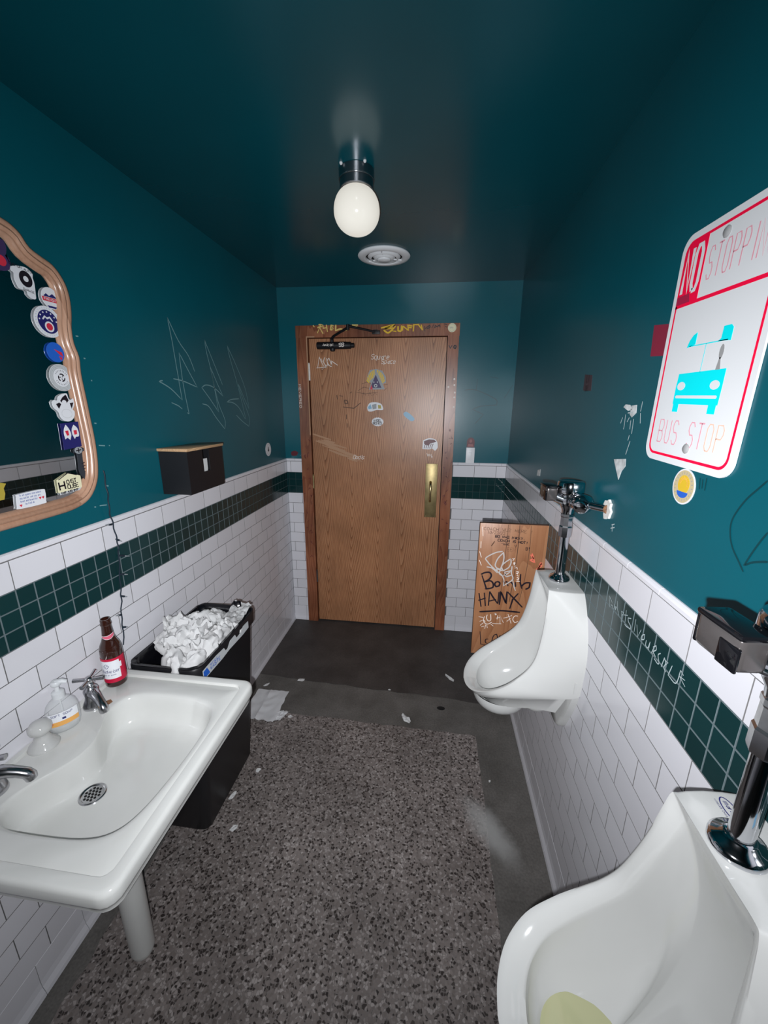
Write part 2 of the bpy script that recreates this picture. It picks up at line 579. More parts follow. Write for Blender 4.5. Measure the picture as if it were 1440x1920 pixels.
    def build(self, name, m, parent=None, smooth=None, label=None):
        me = bpy.data.meshes.new(name)
        me.from_pydata(self.v, [], self.f)
        me.materials.append(m)
        if smooth:
            me.polygons.foreach_set('use_smooth', [True] * len(me.polygons))
            me.set_sharp_from_angle(angle=math.radians(smooth))
        me.update()
        o = bpy.data.objects.new(name, me)
        COL.objects.link(o)
        if parent:
            o.parent = parent
        if label:
            o['label'] = label
        return o


def smooth2(pts, k=4):
    out = []
    n = len(pts)
    for i in range(n - 1):
        p0, p1, p2, p3 = pts[max(i - 1, 0)], pts[i], pts[i + 1], pts[min(i + 2, n - 1)]
        # keep sharp turns sharp
        def tang(a, b, c):
            d1 = Vector((b[0] - a[0], b[1] - a[1]))
            d2 = Vector((c[0] - b[0], c[1] - b[1]))
            if d1.length < 1e-7 or d2.length < 1e-7 or d1.normalized().dot(d2.normalized()) < 0.1:
                return None
            return (d1 + d2) * 0.5
        t1 = tang(p0, p1, p2) or Vector((p2[0] - p1[0], p2[1] - p1[1]))
        t2 = tang(p1, p2, p3) or Vector((p2[0] - p1[0], p2[1] - p1[1]))
        for j in range(k):
            t = j / k
            h1, h2, h3, h4 = 2 * t**3 - 3 * t**2 + 1, t**3 - 2 * t**2 + t, -2 * t**3 + 3 * t**2, t**3 - t**2
            out.append((h1 * p1[0] + h2 * t1[0] + h3 * p2[0] + h4 * t2[0], h1 * p1[1] + h2 * t1[1] + h3 * p2[1] + h4 * t2[1]))
    out.append(tuple(pts[-1]))
    return out


def cat3(ctrl, k):
    """Catmull-Rom through tuples of any length"""
    out = []
    n = len(ctrl)
    for i in range(n - 1):
        p0, p1, p2, p3 = ctrl[max(i - 1, 0)], ctrl[i], ctrl[i + 1], ctrl[min(i + 2, n - 1)]
        for j in range(k):
            t = j / k
            out.append(tuple(0.5 * (2 * b + (c - a) * t + (2 * a - 5 * b + 4 * c - d) * t * t + (3 * b - a - 3 * c + d) * t**3)
                             for a, b, c, d in zip(p0, p1, p2, p3)))
    out.append(tuple(ctrl[-1]))
    return out


def circle(c, r, n=28, ry=None, rot=0.0):
    ry = ry or r
    out = []
    for i in range(n):
        x, y = r * math.cos(2 * PI * i / n), ry * math.sin(2 * PI * i / n)
        out.append((c[0] + x * math.cos(rot) - y * math.sin(rot), c[1] + x * math.sin(rot) + y * math.cos(rot)))
    return out


def rrect(x0, y0, x1, y1, r, n=6):
    out = []
    for cx, cy, a in ((x1 - r, y1 - r, 0), (x0 + r, y1 - r, 90), (x0 + r, y0 + r, 180), (x1 - r, y0 + r, 270)):
        for i in range(n + 1):
            t = math.radians(a + 90 * i / n)
            out.append((cx + r * math.cos(t), cy + r * math.sin(t)))
    return out


# single-stroke lettering on a 4 x 6 grid
GL = {'A': '00 26 40;12 32', 'B': '00 06 36 45 44 33 03;33 42 41 30 00', 'C': '45 36 16 05 01 10 30 41', 'D': '00 06 26 44 42 20 00',
      'E': '40 00 06 46;03 33', 'F': '00 06 46;03 33', 'G': '45 36 16 05 01 10 30 41 43 23', 'H': '00 06;40 46;03 43', 'I': '20 26', 'J': '46 41 30 10 01',
      'K': '00 06;46 03 40', 'L': '06 00 40', 'M': '00 06 23 46 40', 'N': '00 06 40 46', 'O': '10 01 05 16 36 45 41 30 10', 'P': '00 06 36 45 44 33 03',
      'Q': '10 01 05 16 36 45 41 30 10;22 40', 'R': '00 06 36 45 44 33 03;23 40', 'S': '45 36 16 05 04 13 33 42 41 30 10 01', 'T': '06 46;26 20',
      'U': '06 01 10 30 41 46', 'V': '06 20 46', 'W': '06 10 24 30 46', 'X': '00 46;06 40', 'Y': '06 23 46;23 20', 'Z': '06 46 00 40',
      '0': '10 01 05 16 36 45 41 30 10', '1': '15 26 20', '2': '05 16 36 45 44 00 40', '3': '05 16 36 45 44 33 42 41 30 10 01', '/': '00 46', '!': '26 22;20 21',
      ',': '21 10', '"': '16 14;36 34', '.': '20 21', '-': '13 33',
      'a': '43 23 12 11 20 30 42;44 40', 'b': '06 00 30 41 43 34 04', 'd': '46 40 10 01 03 14 44', 'e': '02 42 43 34 14 03 01 10 40', 'g': '44 14 03 02 11 41;44 4- 1-',
      'i': '20 24;25 26', 'k': '06 00;34 02 30', 'l': '20 26', 'm': '00 04 24 20;24 44 40', 'n': '00 04 34 43 40', 'o': '10 01 03 14 34 43 41 30 10',
      'p': '0- 04 34 43 41 30 00', 'q': '4- 44 14 03 01 10 40', 'r': '00 04;03 14 34', 's': '44 14 03 32 41 30 00', 't': '26 21 30 40;14 34', 'u': '04 01 10 40;44 40',
      'w': '04 10 23 30 44', 'y': '04 22;44 1-', 'f': '46 36 25 20;04 44', 'h': '06 00;03 34 43 40', 'c': '44 14 03 01 10 40', 'v': '04 20 44', 'z': '04 44 00 40', 'x': '00 44;04 40'}


def letters(mb, fr, text, u, v, h, w=None, gap=0.25, sw=None, depth=0.0006, slant=0.0, jit=0.0, rnd=None):
    """write text; u,v = lower left, h = cap height, w = letter width"""
    w = w or h * 0.6
    sw = sw or h * 0.12
    rnd = rnd or random.Random(3)
    for ch in text:
        if ch != ' ':
            for line in GL.get(ch, GL.get(ch.upper(), '')).split(';'):
                pts = []
                for t in line.split():
                    gx = int(t[0]) / 4.0
                    gy = (-1.6 if t[1] == '-' else int(t[1])) / 6.0
                    pts.append((u + gx * w + gy * h * slant + rnd.uniform(-jit, jit) * h, v + gy * h + rnd.uniform(-jit, jit) * h))
                if len(pts) > 1:
                    mb.ribbon(fr, pts, sw, depth, taper=False)
        u += w * (0.55 if ch in 'Iil!.,' else 1) + gap * h
    return u


# ------------------------------------------------------------------ tagging and copying
def empty(name, loc=(0, 0, 0), rotz=0.0):
    o = bpy.data.objects.new(name, None)
    COL.objects.link(o)
    o.location = loc
    o.rotation_euler = (0, 0, rotz)
    o.empty_display_size = 0.05
    return o


def tag(o, label=None, cat=None, group=None, kind=None):
    if label:
        o['label'] = label
    if cat:
        o['category'] = cat
    if group:
        o['group'] = group
    if kind:
        o['kind'] = kind
    return o


def under(root):
    """move the meshes built in world space under an empty without moving them"""
    bpy.context.view_layer.update()
    inv = root.matrix_world.inverted()
    for c in root.children:
        c.matrix_parent_inverse = inv
    return root


def structure(o):
    o['kind'] = 'structure'
    return o


DATA = {
 'wall_scratch': [[[1.6779,1.7501],[1.6448,1.8097],[1.5877,1.8598],[1.5338,1.936],[1.5451,1.8626],[1.5536,1.7708],[1.5661,1.6308],[1.5024,1.6726],[1.4378,1.697],[1.4598,1.7006]],[[1.5259,1.7117],[1.5897,1.7061],[1.6841,1.6867],[1.6258,1.7583],[1.5825,1.8143],[1.5829,1.735],[1.5892,1.6614],[1.6024,1.575],[1.5902,1.5803]],[[1.4956,1.6201],[1.5368,1.6082],[1.5591,1.5958]],[[1.8993,1.7072],[1.8466,1.7889],[1.778,1.8935],[1.7871,1.8369],[1.8028,1.7848],[1.8248,1.6751],[1.8403,1.58],[1.7748,1.6399],[1.7179,1.6872],[1.7553,1.6998],[1.817,1.6917],[1.8952,1.6541],[1.8447,1.7214],[1.8071,1.7798],[1.8203,1.7088],[1.8476,1.618],[1.8918,1.54],[1.8817,1.4989],[1.8128,1.5542],[1.7578,1.6062],[1.7091,1.617]],[[2.1632,1.6002],[2.1356,1.6998],[2.0567,1.8087],[1.9771,1.8979],[1.9972,1.8389],[2.034,1.7576],[2.0718,1.665],[2.1145,1.5399]],[[2.162,1.5934],[2.1126,1.6531],[2.0555,1.7278],[2.086,1.6654],[2.1315,1.5935],[2.16,1.5387],[2.1453,1.4992],[2.0754,1.5277],[2.0116,1.5621]],[[2.107,1.5401],[2.046,1.6003],[1.9833,1.6253],[1.9266,1.6278],[1.9732,1.6407],[2.0542,1.6454]]],
 'tile_scratch': [[[1.0136,1.1305],[1.0067,1.1055]],[[1.0168,1.133],[0.9959,1.1234]],[[1.0016,1.1154],[0.9935,1.1167],[0.9851,1.1111]],[[0.9841,1.1256],[0.9741,1.1151],[0.9713,1.1245],[0.9782,1.1208]],[[0.9714,1.1412],[0.9645,1.1223],[0.9525,1.1113]],[[0.9434,1.129],[0.9376,1.1024]],[[0.9447,1.1273],[0.934,1.1294],[0.938,1.1195]],[[0.9236,1.1418],[0.9198,1.1108]],[[0.9323,1.1246],[0.9133,1.1334]],[[0.8961,1.1348],[0.9099,1.1288],[0.9053,1.1212],[0.8933,1.1171],[0.8923,1.1094],[0.9124,1.1057],[0.9202,1.1068]],[[0.8772,1.1439],[0.8748,1.1135]],[[0.8692,1.1351],[0.8573,1.1108],[0.8494,1.1336]],[[0.8417,1.1251],[0.844,1.1139],[0.8323,1.1205],[0.8333,1.1321],[0.8417,1.1251]],[[0.8232,1.1246],[0.8221,1.1131],[0.8129,1.1123],[0.8088,1.1296]],[[0.8088,1.1296],[0.8091,1.1097]],[[0.7912,1.1318],[0.7975,1.1098],[0.7914,1.1123]],[[0.7959,1.1253],[0.7867,1.1348],[0.7839,1.1267],[0.793,1.1171],[0.7814,1.1116]],[[0.7675,1.1295],[0.7743,1.1224],[0.7717,1.115],[0.7668,1.1085],[0.7691,1.1036],[0.7775,1.1043],[0.7849,1.1058]],[[0.7578,1.1052],[0.7533,1.1296],[0.7467,1.1213],[0.7491,1.1099],[0.7412,1.1052]],[[0.752,1.1257],[0.74,1.127],[0.7458,1.1187]],[[0.7266,1.1303],[0.7325,1.1052],[0.7067,1.1061],[0.7019,1.1383]],[[0.7019,1.1383],[0.6918,1.1345]],[[0.701,1.126],[0.6856,1.1287]],[[0.701,1.126],[0.682,1.118]]],
 'board_bomb': [[[0.2225,0.9175],[0.2451,0.8569],[0.2381,0.8564]],[[0.2181,0.9218],[0.2328,0.9305],[0.252,0.9332],[0.2613,0.92],[0.253,0.901],[0.2331,0.8873]],[[0.2331,0.8873],[0.2576,0.8951],[0.271,0.8836],[0.2711,0.8649],[0.2492,0.8572],[0.2409,0.8566]],[[0.2855,0.8939],[0.2782,0.881],[0.2847,0.869],[0.2968,0.8745],[0.2984,0.8885],[0.2869,0.8939]],[[0.3128,0.8987],[0.3188,0.876]],[[0.3163,0.8897],[0.3267,0.8966],[0.3341,0.8755]],[[0.333,0.8878],[0.3448,0.8947],[0.3646,0.8729]],[[0.3625,0.8959],[0.3659,0.8745]],[[0.3809,0.9338],[0.3816,0.8972],[0.3913,0.867]],[[0.3863,0.8759],[0.4037,0.894],[0.4225,0.8968],[0.4206,0.8752],[0.4065,0.865]]],
 'board_hanx': [[[0.2157,0.8343],[0.2286,0.7699]],[[0.2152,0.7993],[0.2454,0.8127]],[[0.238,0.8375],[0.2468,0.7745]],[[0.2599,0.8453],[0.2594,0.777]],[[0.2599,0.8453],[0.2744,0.8212],[0.298,0.7895]],[[0.2564,0.7976],[0.2894,0.8096]],[[0.298,0.7895],[0.2991,0.845]],[[0.3053,0.7853],[0.3058,0.8486],[0.3192,0.8212],[0.3328,0.7922],[0.3321,0.8504]],[[0.3351,0.8475],[0.3671,0.8153],[0.4023,0.7799]],[[0.3796,0.8444],[0.3588,0.8147],[0.3502,0.7696]],[[0.2232,0.7452],[0.274,0.7524],[0.3217,0.7577],[0.3948,0.7554]]],
 'board_lgan': [[[0.2327,0.6489],[0.2399,0.5855],[0.2842,0.5794]],[[0.2715,0.6138],[0.26,0.611],[0.2596,0.5975],[0.2673,0.5914]],[[0.2849,0.5896],[0.2919,0.6307],[0.3054,0.6419],[0.3133,0.6158]],[[0.2894,0.6069],[0.3121,0.6123]],[[0.319,0.6163],[0.3188,0.6364],[0.3333,0.6176],[0.3246,0.6352]]],
 'board_silver': [[[0.2991,1.0308],[0.2698,1.0233],[0.2334,0.9988],[0.24,0.9826],[0.261,0.9597],[0.2846,0.9398],[0.3053,0.9228],[0.3153,0.902]],[[0.302,1.028],[0.3067,1.0045],[0.3046,0.9804],[0.2993,0.962],[0.2953,0.9436]],[[0.3023,1.0251],[0.285,1.0033],[0.2758,0.9817],[0.2745,0.9635],[0.2894,0.9493],[0.3062,0.9442]],[[0.3342,1.0001],[0.3114,0.9808],[0.2993,0.962],[0.309,0.9444],[0.3295,0.9608],[0.3371,0.9824],[0.3342,1.0001]],[[0.2391,0.9583],[0.2615,0.9536],[0.2851,0.9338],[0.2807,0.9548],[0.2976,0.9498],[0.2936,0.9313],[0.3083,0.92]],[[0.3425,0.9677],[0.3427,0.9344],[0.3505,0.9074],[0.3173,0.8774]],[[0.3153,0.902],[0.3148,0.8741]],[[0.3107,0.9232],[0.3291,0.9335],[0.3389,0.9463],[0.3149,0.9387],[0.3222,0.9178],[0.3421,0.9252]],[[0.3508,0.9043],[0.359,0.8741],[0.3662,0.8559]]],
 'board_white': [[[0.2583,0.7334],[0.255,0.7201],[0.2633,0.7044],[0.2745,0.7086],[0.2723,0.7377]],[[0.2429,0.7093],[0.2483,0.6933],[0.2631,0.6879],[0.2809,0.6993]],[[0.2474,0.726],[0.2429,0.7093],[0.2524,0.6969]],[[0.222,0.7207],[0.2422,0.719]],[[0.2278,0.6982],[0.2403,0.7058]],[[0.2306,0.6786],[0.244,0.6929]],[[0.2519,0.6638],[0.2548,0.6839]],[[0.259,0.6843],[0.2631,0.6681]],[[0.2759,0.689],[0.2881,0.6801]],[[0.2368,0.6725],[0.2481,0.6768]],[[0.289,0.7423],[0.2963,0.7396],[0.2938,0.7346],[0.289,0.7423]],[[0.3024,0.7336],[0.3011,0.714]],[[0.2964,0.7201],[0.3117,0.7246]],[[0.3157,0.6923],[0.3123,0.7344],[0.3293,0.7]],[[0.3274,0.7227],[0.3412,0.727]],[[0.3454,0.7435],[0.362,0.6994]],[[0.3412,0.727],[0.3627,0.7384]],[[0.3428,0.7076],[0.3583,0.7251]],[[0.3881,0.7372],[0.3742,0.7361],[0.3673,0.7194],[0.3771,0.7039],[0.3905,0.7116]],[[0.2814,0.6927],[0.3212,0.6944]]],
 'board_vertical': [[[0.3409,1.0005],[0.3501,1.004],[0.3431,0.9917]],[[0.3465,0.9829],[0.3533,0.9833],[0.3514,0.9742],[0.3468,0.9799]],[[0.3519,0.9682],[0.3587,0.9686]],[[0.3541,0.9593],[0.3633,0.9629],[0.3654,0.954]],[[0.3609,0.9446],[0.3705,0.9437],[0.3674,0.9329],[0.3614,0.9386]],[[0.3652,0.9267],[0.3736,0.9242]],[[0.3661,0.9176],[0.3745,0.9151],[0.3726,0.9058],[0.3669,0.9085]],[[0.3664,0.8992],[0.38,0.9001]]],
 'board_mark': [[[0.2632,1.0731],[0.2513,1.0519]]],
 'board_pink': [[[0.4127,1.0224],[0.4251,1.0054],[0.4124,0.9987],[0.4322,0.988],[0.4174,1.0286]],[[0.4406,0.9586],[0.4603,0.9748],[0.4561,0.9894],[0.4506,0.9653],[0.4614,0.9897]]],
 'board_edge_white': [[[0.2101,1.1344],[0.2143,1.094]],[[0.2078,1.0702],[0.209,1.0407]],[[0.2054,1.0256],[0.2141,0.9992]],[[0.2067,0.9867],[0.2166,0.9631]]],
 'wall_arc': [[[0.6282,1.5114],[0.6417,1.4959],[0.6579,1.4769],[0.6712,1.4532],[0.6767,1.4339],[0.6724,1.4139],[0.6614,1.3962],[0.6433,1.3806],[0.6295,1.3685]],[[0.6053,1.4399],[0.6135,1.4239],[0.6229,1.4016],[0.6313,1.3782],[0.6186,1.3883],[0.6042,1.3952],[0.5925,1.3999]],[[0.7734,1.49],[0.7695,1.4699]],[[0.7656,1.489],[0.7628,1.4725]],[[0.756,1.4931],[0.7548,1.4705]]],
 'door_tag': [[[-0.769,1.9226],[-0.7835,1.8534]],[[-0.7915,1.8534],[-0.7194,1.8605],[-0.7558,1.8441]],[[-0.7692,1.919],[-0.7581,1.8935],[-0.7432,1.8642]],[[-0.7575,1.9116],[-0.7503,1.8898]],[[-0.7334,1.9187],[-0.7423,1.8898],[-0.7232,1.8641],[-0.735,1.8715]],[[-0.7217,1.915],[-0.7185,1.8896],[-0.7113,1.8641]],[[-0.7058,1.9149],[-0.7184,1.8933],[-0.7032,1.8677],[-0.6876,1.8603]],[[-0.7058,1.9149],[-0.6874,1.8676],[-0.6905,1.8967],[-0.6477,1.8693]],[[-0.7352,1.8642],[-0.711,1.875]]],
 'door_scribble': [[[-0.4908,1.7526],[-0.4563,1.7664],[-0.4221,1.7526]],[[-0.5158,1.7107],[-0.4761,1.7341],[-0.4368,1.7249]],[[-0.4864,1.6687],[-0.4763,1.7015],[-0.4616,1.6782]],[[-0.4467,1.6783],[-0.4368,1.7017],[-0.4221,1.6784]],[[-0.4172,1.6784],[-0.4024,1.7018],[-0.3877,1.6832]],[[-0.5258,1.7014],[-0.4665,1.6922],[-0.3828,1.7018]],[[-0.344,1.7481],[-0.3198,1.7527]],[[-0.3438,1.7112],[-0.3245,1.7297]]],
 'door_dark_marks': [[[-0.6588,1.682],[-0.6547,1.6558]],[[-0.6402,1.6795],[-0.6171,1.6761]],[[-0.6082,1.6516],[-0.5897,1.6473],[-0.5854,1.6298],[-0.604,1.627],[-0.6082,1.6516]],[[-0.5959,1.5589],[-0.5955,1.5275]],[[-0.5875,1.5007],[-0.5879,1.4735]],[[-0.5704,1.6954],[-0.5565,1.7041]],[[-0.6184,1.6075],[-0.544,1.5993],[-0.4973,1.6348]]],
 'door_rub': [[[-0.7856,1.4063],[-0.6804,1.3804]],[[-0.7582,1.3603],[-0.6142,1.3352]],[[-0.6627,1.3155],[-0.5473,1.3272]],[[-0.644,1.2877],[-0.596,1.2794]]],
 'door_w': [[[-0.0506,1.3133],[-0.0424,1.2912],[-0.0357,1.3087],[-0.0301,1.2915]],[[-0.0256,1.304],[-0.0175,1.2843],[-0.0105,1.2944]],[[-0.0209,1.309],[-0.0123,1.2795]]],
 'frame_yellow_l': [[[-0.7976,2.1077],[-0.7902,2.0971]],[[-0.7623,2.1107],[-0.7429,2.1086],[-0.7353,2.1033],[-0.7707,2.0934]],[[-0.7719,2.0618],[-0.7551,2.0931],[-0.7348,2.0578]],[[-0.7351,2.1102],[-0.7319,2.0893],[-0.7123,2.0925]],[[-0.7118,2.1099],[-0.7053,2.0679]],[[-0.6808,2.1094],[-0.6875,2.0782]],[[-0.6848,2.106],[-0.6655,2.1022],[-0.6832,2.092],[-0.666,2.0848],[-0.6855,2.0781]],[[-0.6499,2.1089],[-0.6527,2.0742],[-0.6196,2.0841],[-0.5967,2.0751],[-0.5658,2.0833]],[[-0.5463,2.1055],[-0.5082,2.1049]],[[-0.5483,2.0987],[-0.5121,2.0964]]],
 'frame_yellow_r': [[[-0.3625,2.0851],[-0.2743,2.1029],[-0.3371,2.0808],[-0.2824,2.0839],[-0.3158,2.0573],[-0.3455,2.0732]],[[-0.2827,2.1031],[-0.3077,2.0881]],[[-0.27,2.0952],[-0.2949,2.0686],[-0.2654,2.0644]],[[-0.2554,2.095],[-0.2549,2.0681],[-0.2361,2.0678],[-0.2325,2.0984]],[[-0.2241,2.0945],[-0.2277,2.0677]],[[-0.2241,2.0945],[-0.1944,2.0711]],[[-0.1951,2.1017],[-0.1901,2.0671]],[[-0.1908,2.0978],[-0.1658,2.0936]],[[-0.1906,2.0863],[-0.1697,2.0841]],[[-0.1609,2.0629],[-0.1577,2.1011],[-0.1329,2.1007]],[[-0.133,2.1045],[-0.103,2.0697]],[[-0.103,2.0697],[-0.1123,2.1004]]],
 'frame_black': [[[-0.0914,2.0924],[-0.0883,2.0619]],[[-0.0888,2.0772],[-0.0628,2.0958]],[[-0.0785,2.077],[-0.0582,2.0843],[-0.0587,2.0957],[-0.0788,2.0846]],[[-0.0458,2.0803],[-0.0383,2.0992],[-0.0294,2.0801]],[[-0.026,2.099],[-0.0253,2.08]],[[-0.0259,2.0952],[-0.0133,2.0874],[-0.0015,2.0986],[0.0032,2.0834]],[[0.0289,2.1019],[0.0473,2.0978]],[[0.0355,2.0905],[0.044,2.0828]],[[0.0612,1.9813],[0.0723,1.9637],[0.0817,1.981]],[[0.096,1.9809],[0.0926,1.9674],[0.1032,1.9615],[0.1066,1.975],[0.096,1.9809]],[[-0.4134,2.0742],[-0.3837,2.0757]],[[-0.4134,2.0548],[-0.3879,2.0544]]],
 'back_scratch': [[[0.1725,1.7171],[0.2465,1.7173],[0.3698,1.6637],[0.3818,1.6275],[0.281,1.6177],[0.231,1.5989],[0.3031,1.5673],[0.2511,1.5062]],[[0.3276,1.7974],[0.378,1.7885]],[[0.2512,1.7842],[0.2468,1.7128]],[[0.4241,1.6685],[0.4714,1.7489]]],
 'wall_torn_a': [[[1.1237,1.6142],[1.1136,1.6208],[1.0891,1.6196],[1.0769,1.6071],[1.0958,1.6052]]],
 'wall_torn_a2': [[[1.0807,1.6178],[1.0549,1.6194],[1.0518,1.6004],[1.0706,1.5895],[1.0824,1.5964]]],
 'wall_torn_b': [[[1.1317,1.4787],[1.0658,1.4877],[1.0617,1.4696],[1.0784,1.4537],[1.0873,1.4309],[1.1017,1.4461],[1.1164,1.4617]]],
 'wall_drips': [[[1.0291,1.627],[1.0315,1.6041]],[[1.0303,1.6007],[1.0234,1.577]],[[1.1185,1.5883],[1.1259,1.5731]],[[1.1047,1.596],[1.1023,1.5666]],[[1.0821,1.5892],[1.0901,1.5781]],[[1.0719,1.5823],[1.0697,1.5608]],[[1.058,1.5863],[1.0568,1.5508]],[[1.0669,1.5465],[1.0701,1.5335]],[[1.1023,1.5666],[1.1038,1.559]],[[1.058,1.5327],[1.0696,1.4985]],[[1.0939,1.5998],[1.0674,1.6019]]],
 'wall_nick': [[[1.0834,1.3087],[1.0676,1.3155]],[[1.0862,1.2983],[1.0646,1.3074]],[[1.0792,1.31],[1.0748,1.2927]]],
 'wall_scuff': [[[1.9002,1.3312],[1.8506,1.3422],[1.8506,1.3117],[1.9028,1.305]]],
 'red_sticker': [[[1.0361,1.7923],[0.9765,1.7841],[0.9542,1.7189],[1.0299,1.7259]]],
 'faded_sticker': [[[1.4384,1.7176],[1.3719,1.7109],[1.3663,1.6637],[1.4367,1.6674]]],
 'sun': [[[0.8154,1.4658]],[[0.827,1.5003]],[[0.8039,1.4318]],[[0.8504,1.4589]],[[0.7828,1.4722]]],
 'round_left': [[[2.3859,1.3457]],[[2.3928,1.3874]],[[2.3784,1.3007]],[[2.3446,1.3499]],[[2.4345,1.3407]]],
 'string': [[[1.1047,1.4109],[1.1052,1.3579],[1.1047,1.3175],[1.1002,1.2776],[1.105,1.2415],[1.1085,1.1979],[1.1111,1.161],[1.1077,1.133],[1.0971,1.0632],[1.0894,1.0063],[1.0845,0.9705],[1.074,0.9219],[1.0707,0.8767],[1.0627,0.8178]]],
 'string_bulbs': [[[1.0996,1.2361],[1.0721,1.2429]],[[1.1072,1.184],[1.1245,1.1694]],[[1.1062,1.1262],[1.1457,1.1095]],[[1.0971,1.0632],[1.1248,1.0511]],[[1.0882,0.9878],[1.106,0.9765]],[[1.0748,0.9254],[1.0478,0.9367]],[[1.0723,0.8797],[1.0883,0.8717]]],
 'wall_nails': [[[1.1038,1.8005],[1.1128,1.801]],[[1.1306,1.6806],[1.1343,1.6798]],[[1.1148,1.5554],[1.1224,1.554]],[[1.1167,1.4878],[1.14,1.4845]],[[1.1555,1.4842],[1.1595,1.4827]],[[1.1185,1.3597],[1.1265,1.357]],[[1.0598,1.3039],[1.0661,1.3024]],[[1.0798,1.303],[1.1069,1.2992]],[[1.1178,1.7421],[1.1239,1.7418]]],
 'back_plate': [[[0.2023,1.3554],[0.2609,1.3565],[0.265,1.2406],[0.2093,1.2391]]],
 'back_arch': [[[0.206,1.3519],[0.2031,1.4005],[0.2156,1.4214],[0.2361,1.4218],[0.2545,1.4014],[0.2611,1.3531]]],
 'back_lsticker': [[[-0.9966,1.2989],[-0.9712,1.309],[-0.945,1.2981],[-0.958,1.2759],[-0.9929,1.2751]]],
 'm_diag': [[[0.9462,1.9304],[0.9585,1.9359],[0.9711,1.9386],[0.9851,1.9397],[0.9941,1.9362],[1.0011,1.9295],[0.9997,1.9203],[1.0013,1.908],[0.999,1.8818],[0.9968,1.871],[0.9861,1.8697],[0.9777,1.8766],[0.9754,1.8848],[0.9591,1.8856],[0.954,1.8929],[0.9505,1.9065],[0.952,1.919],[0.9462,1.9221]],[[0.9802,1.9123]],[[0.9843,1.9302]],[[0.9983,1.9174]],[[0.973,1.9349]]],
 'm_badge1': [[[1.0402,1.8827]],[[1.0462,1.9095]],[[1.0676,1.8823]]],
 'm_badge2': [[[1.0194,1.8216]],[[1.0171,1.856]],[[1.0551,1.8186]],[[1.0193,1.8107]]],
 'm_edge': [[[0.9287,1.9769],[0.9391,1.9794],[0.94,1.967],[0.933,1.9473],[0.9413,1.9454],[0.942,1.9374],[0.9367,1.9251],[0.9151,1.9174]]],
 'm_blue': [[[1.0239,1.7464]],[[1.0287,1.7711]],[[1.0507,1.7456]]],
 'm_disc': [[[1.0267,1.6813]],[[1.0253,1.7142]],[[1.0593,1.6764]]],
 'm_figure': [[[0.9832,1.6161],[0.9906,1.6217],[0.9996,1.6205],[1.005,1.6304],[1.0177,1.6377],[1.0328,1.6396],[1.0355,1.6297],[1.0389,1.6226],[1.0518,1.6272],[1.0513,1.6097],[1.0433,1.5965],[1.048,1.5906],[1.0439,1.5759],[1.0294,1.5646],[1.0113,1.5652],[1.0006,1.5755],[0.9975,1.5897],[0.9859,1.601]],[[1.0088,1.6193],[1.0175,1.6293],[1.0288,1.6366],[1.0322,1.6296],[1.0353,1.6211],[1.0267,1.6124],[1.014,1.6137]],[[0.9943,1.6107],[1.0047,1.615],[1.0101,1.6108],[1.0009,1.5981]],[[1.037,1.6139],[1.0492,1.6155],[1.0402,1.598]],[[1.0223,1.5851]]],
 'm_square': [[[0.9953,1.5586],[1.053,1.5623],[1.051,1.5049],[1.0498,1.4912],[0.9921,1.4863],[0.9908,1.5098]],[[1.0107,1.5551],[1.0182,1.5445],[1.023,1.528],[1.0169,1.5121],[1.0092,1.5186],[1.0017,1.5148],[1.0004,1.5309],[1.0033,1.5438]],[[1.0356,1.554],[1.0456,1.5446],[1.0484,1.5294],[1.0456,1.5205],[1.0366,1.5196],[1.0319,1.514],[1.0264,1.5278],[1.0279,1.5426]],[[1.0052,1.5379],[1.0153,1.5388],[1.0157,1.5256],[1.0088,1.5246]],[[1.032,1.5379],[1.0426,1.5388],[1.0417,1.5268],[1.0328,1.5259]]],
 'm_screw': [[[1.0187,1.4838],[1.026,1.4894],[1.0409,1.4901],[1.0551,1.4855],[1.0559,1.4778],[1.0468,1.4711],[1.0446,1.4264],[1.0464,1.3993],[1.0399,1.3933],[1.034,1.4014],[1.0255,1.4205],[1.0286,1.4678],[1.0195,1.4763]],[[1.0364,1.4809]]],
 'm_house': [[[0.9509,1.4075],[0.9886,1.4231],[1.0266,1.4082],[1.0254,1.374],[0.9495,1.3712]],[[0.9608,1.4067],[0.9881,1.4157],[1.0188,1.4067]],[[0.9569,1.3991],[0.9627,1.4001],[0.9593,1.3997]],[[0.9552,1.3816],[0.9759,1.3817]]],
 'm_card': [[[0.8364,1.3869],[0.8419,1.3913],[0.9048,1.3918],[0.9124,1.3842],[0.9096,1.3604],[0.9035,1.3536],[0.8371,1.3542],[0.8332,1.361]]],
 'm_gold': [[[0.8035,1.4286],[0.8207,1.4227],[0.8132,1.4123],[0.8137,1.3993],[0.8088,1.3856],[0.7936,1.3855]]],
 'mirror_outer': [[[0.9391,2.0333],[0.9618,2.0279],[0.9838,2.0139],[1.0006,1.9911],[1.0304,1.9792],[1.0577,1.9694],[1.0789,1.9481],[1.0917,1.9211],[1.0951,1.8862],[1.0908,1.849],[1.0834,1.8155],[1.0825,1.7782],[1.0919,1.7415],[1.0882,1.6976],[1.0904,1.6383],[1.0926,1.5772],[1.0949,1.5142],[1.0931,1.4606],[1.0871,1.4176],[1.0757,1.3808],[1.0518,1.3467],[1.0218,1.3261],[0.9773,1.3157],[0.9266,1.3136]]],
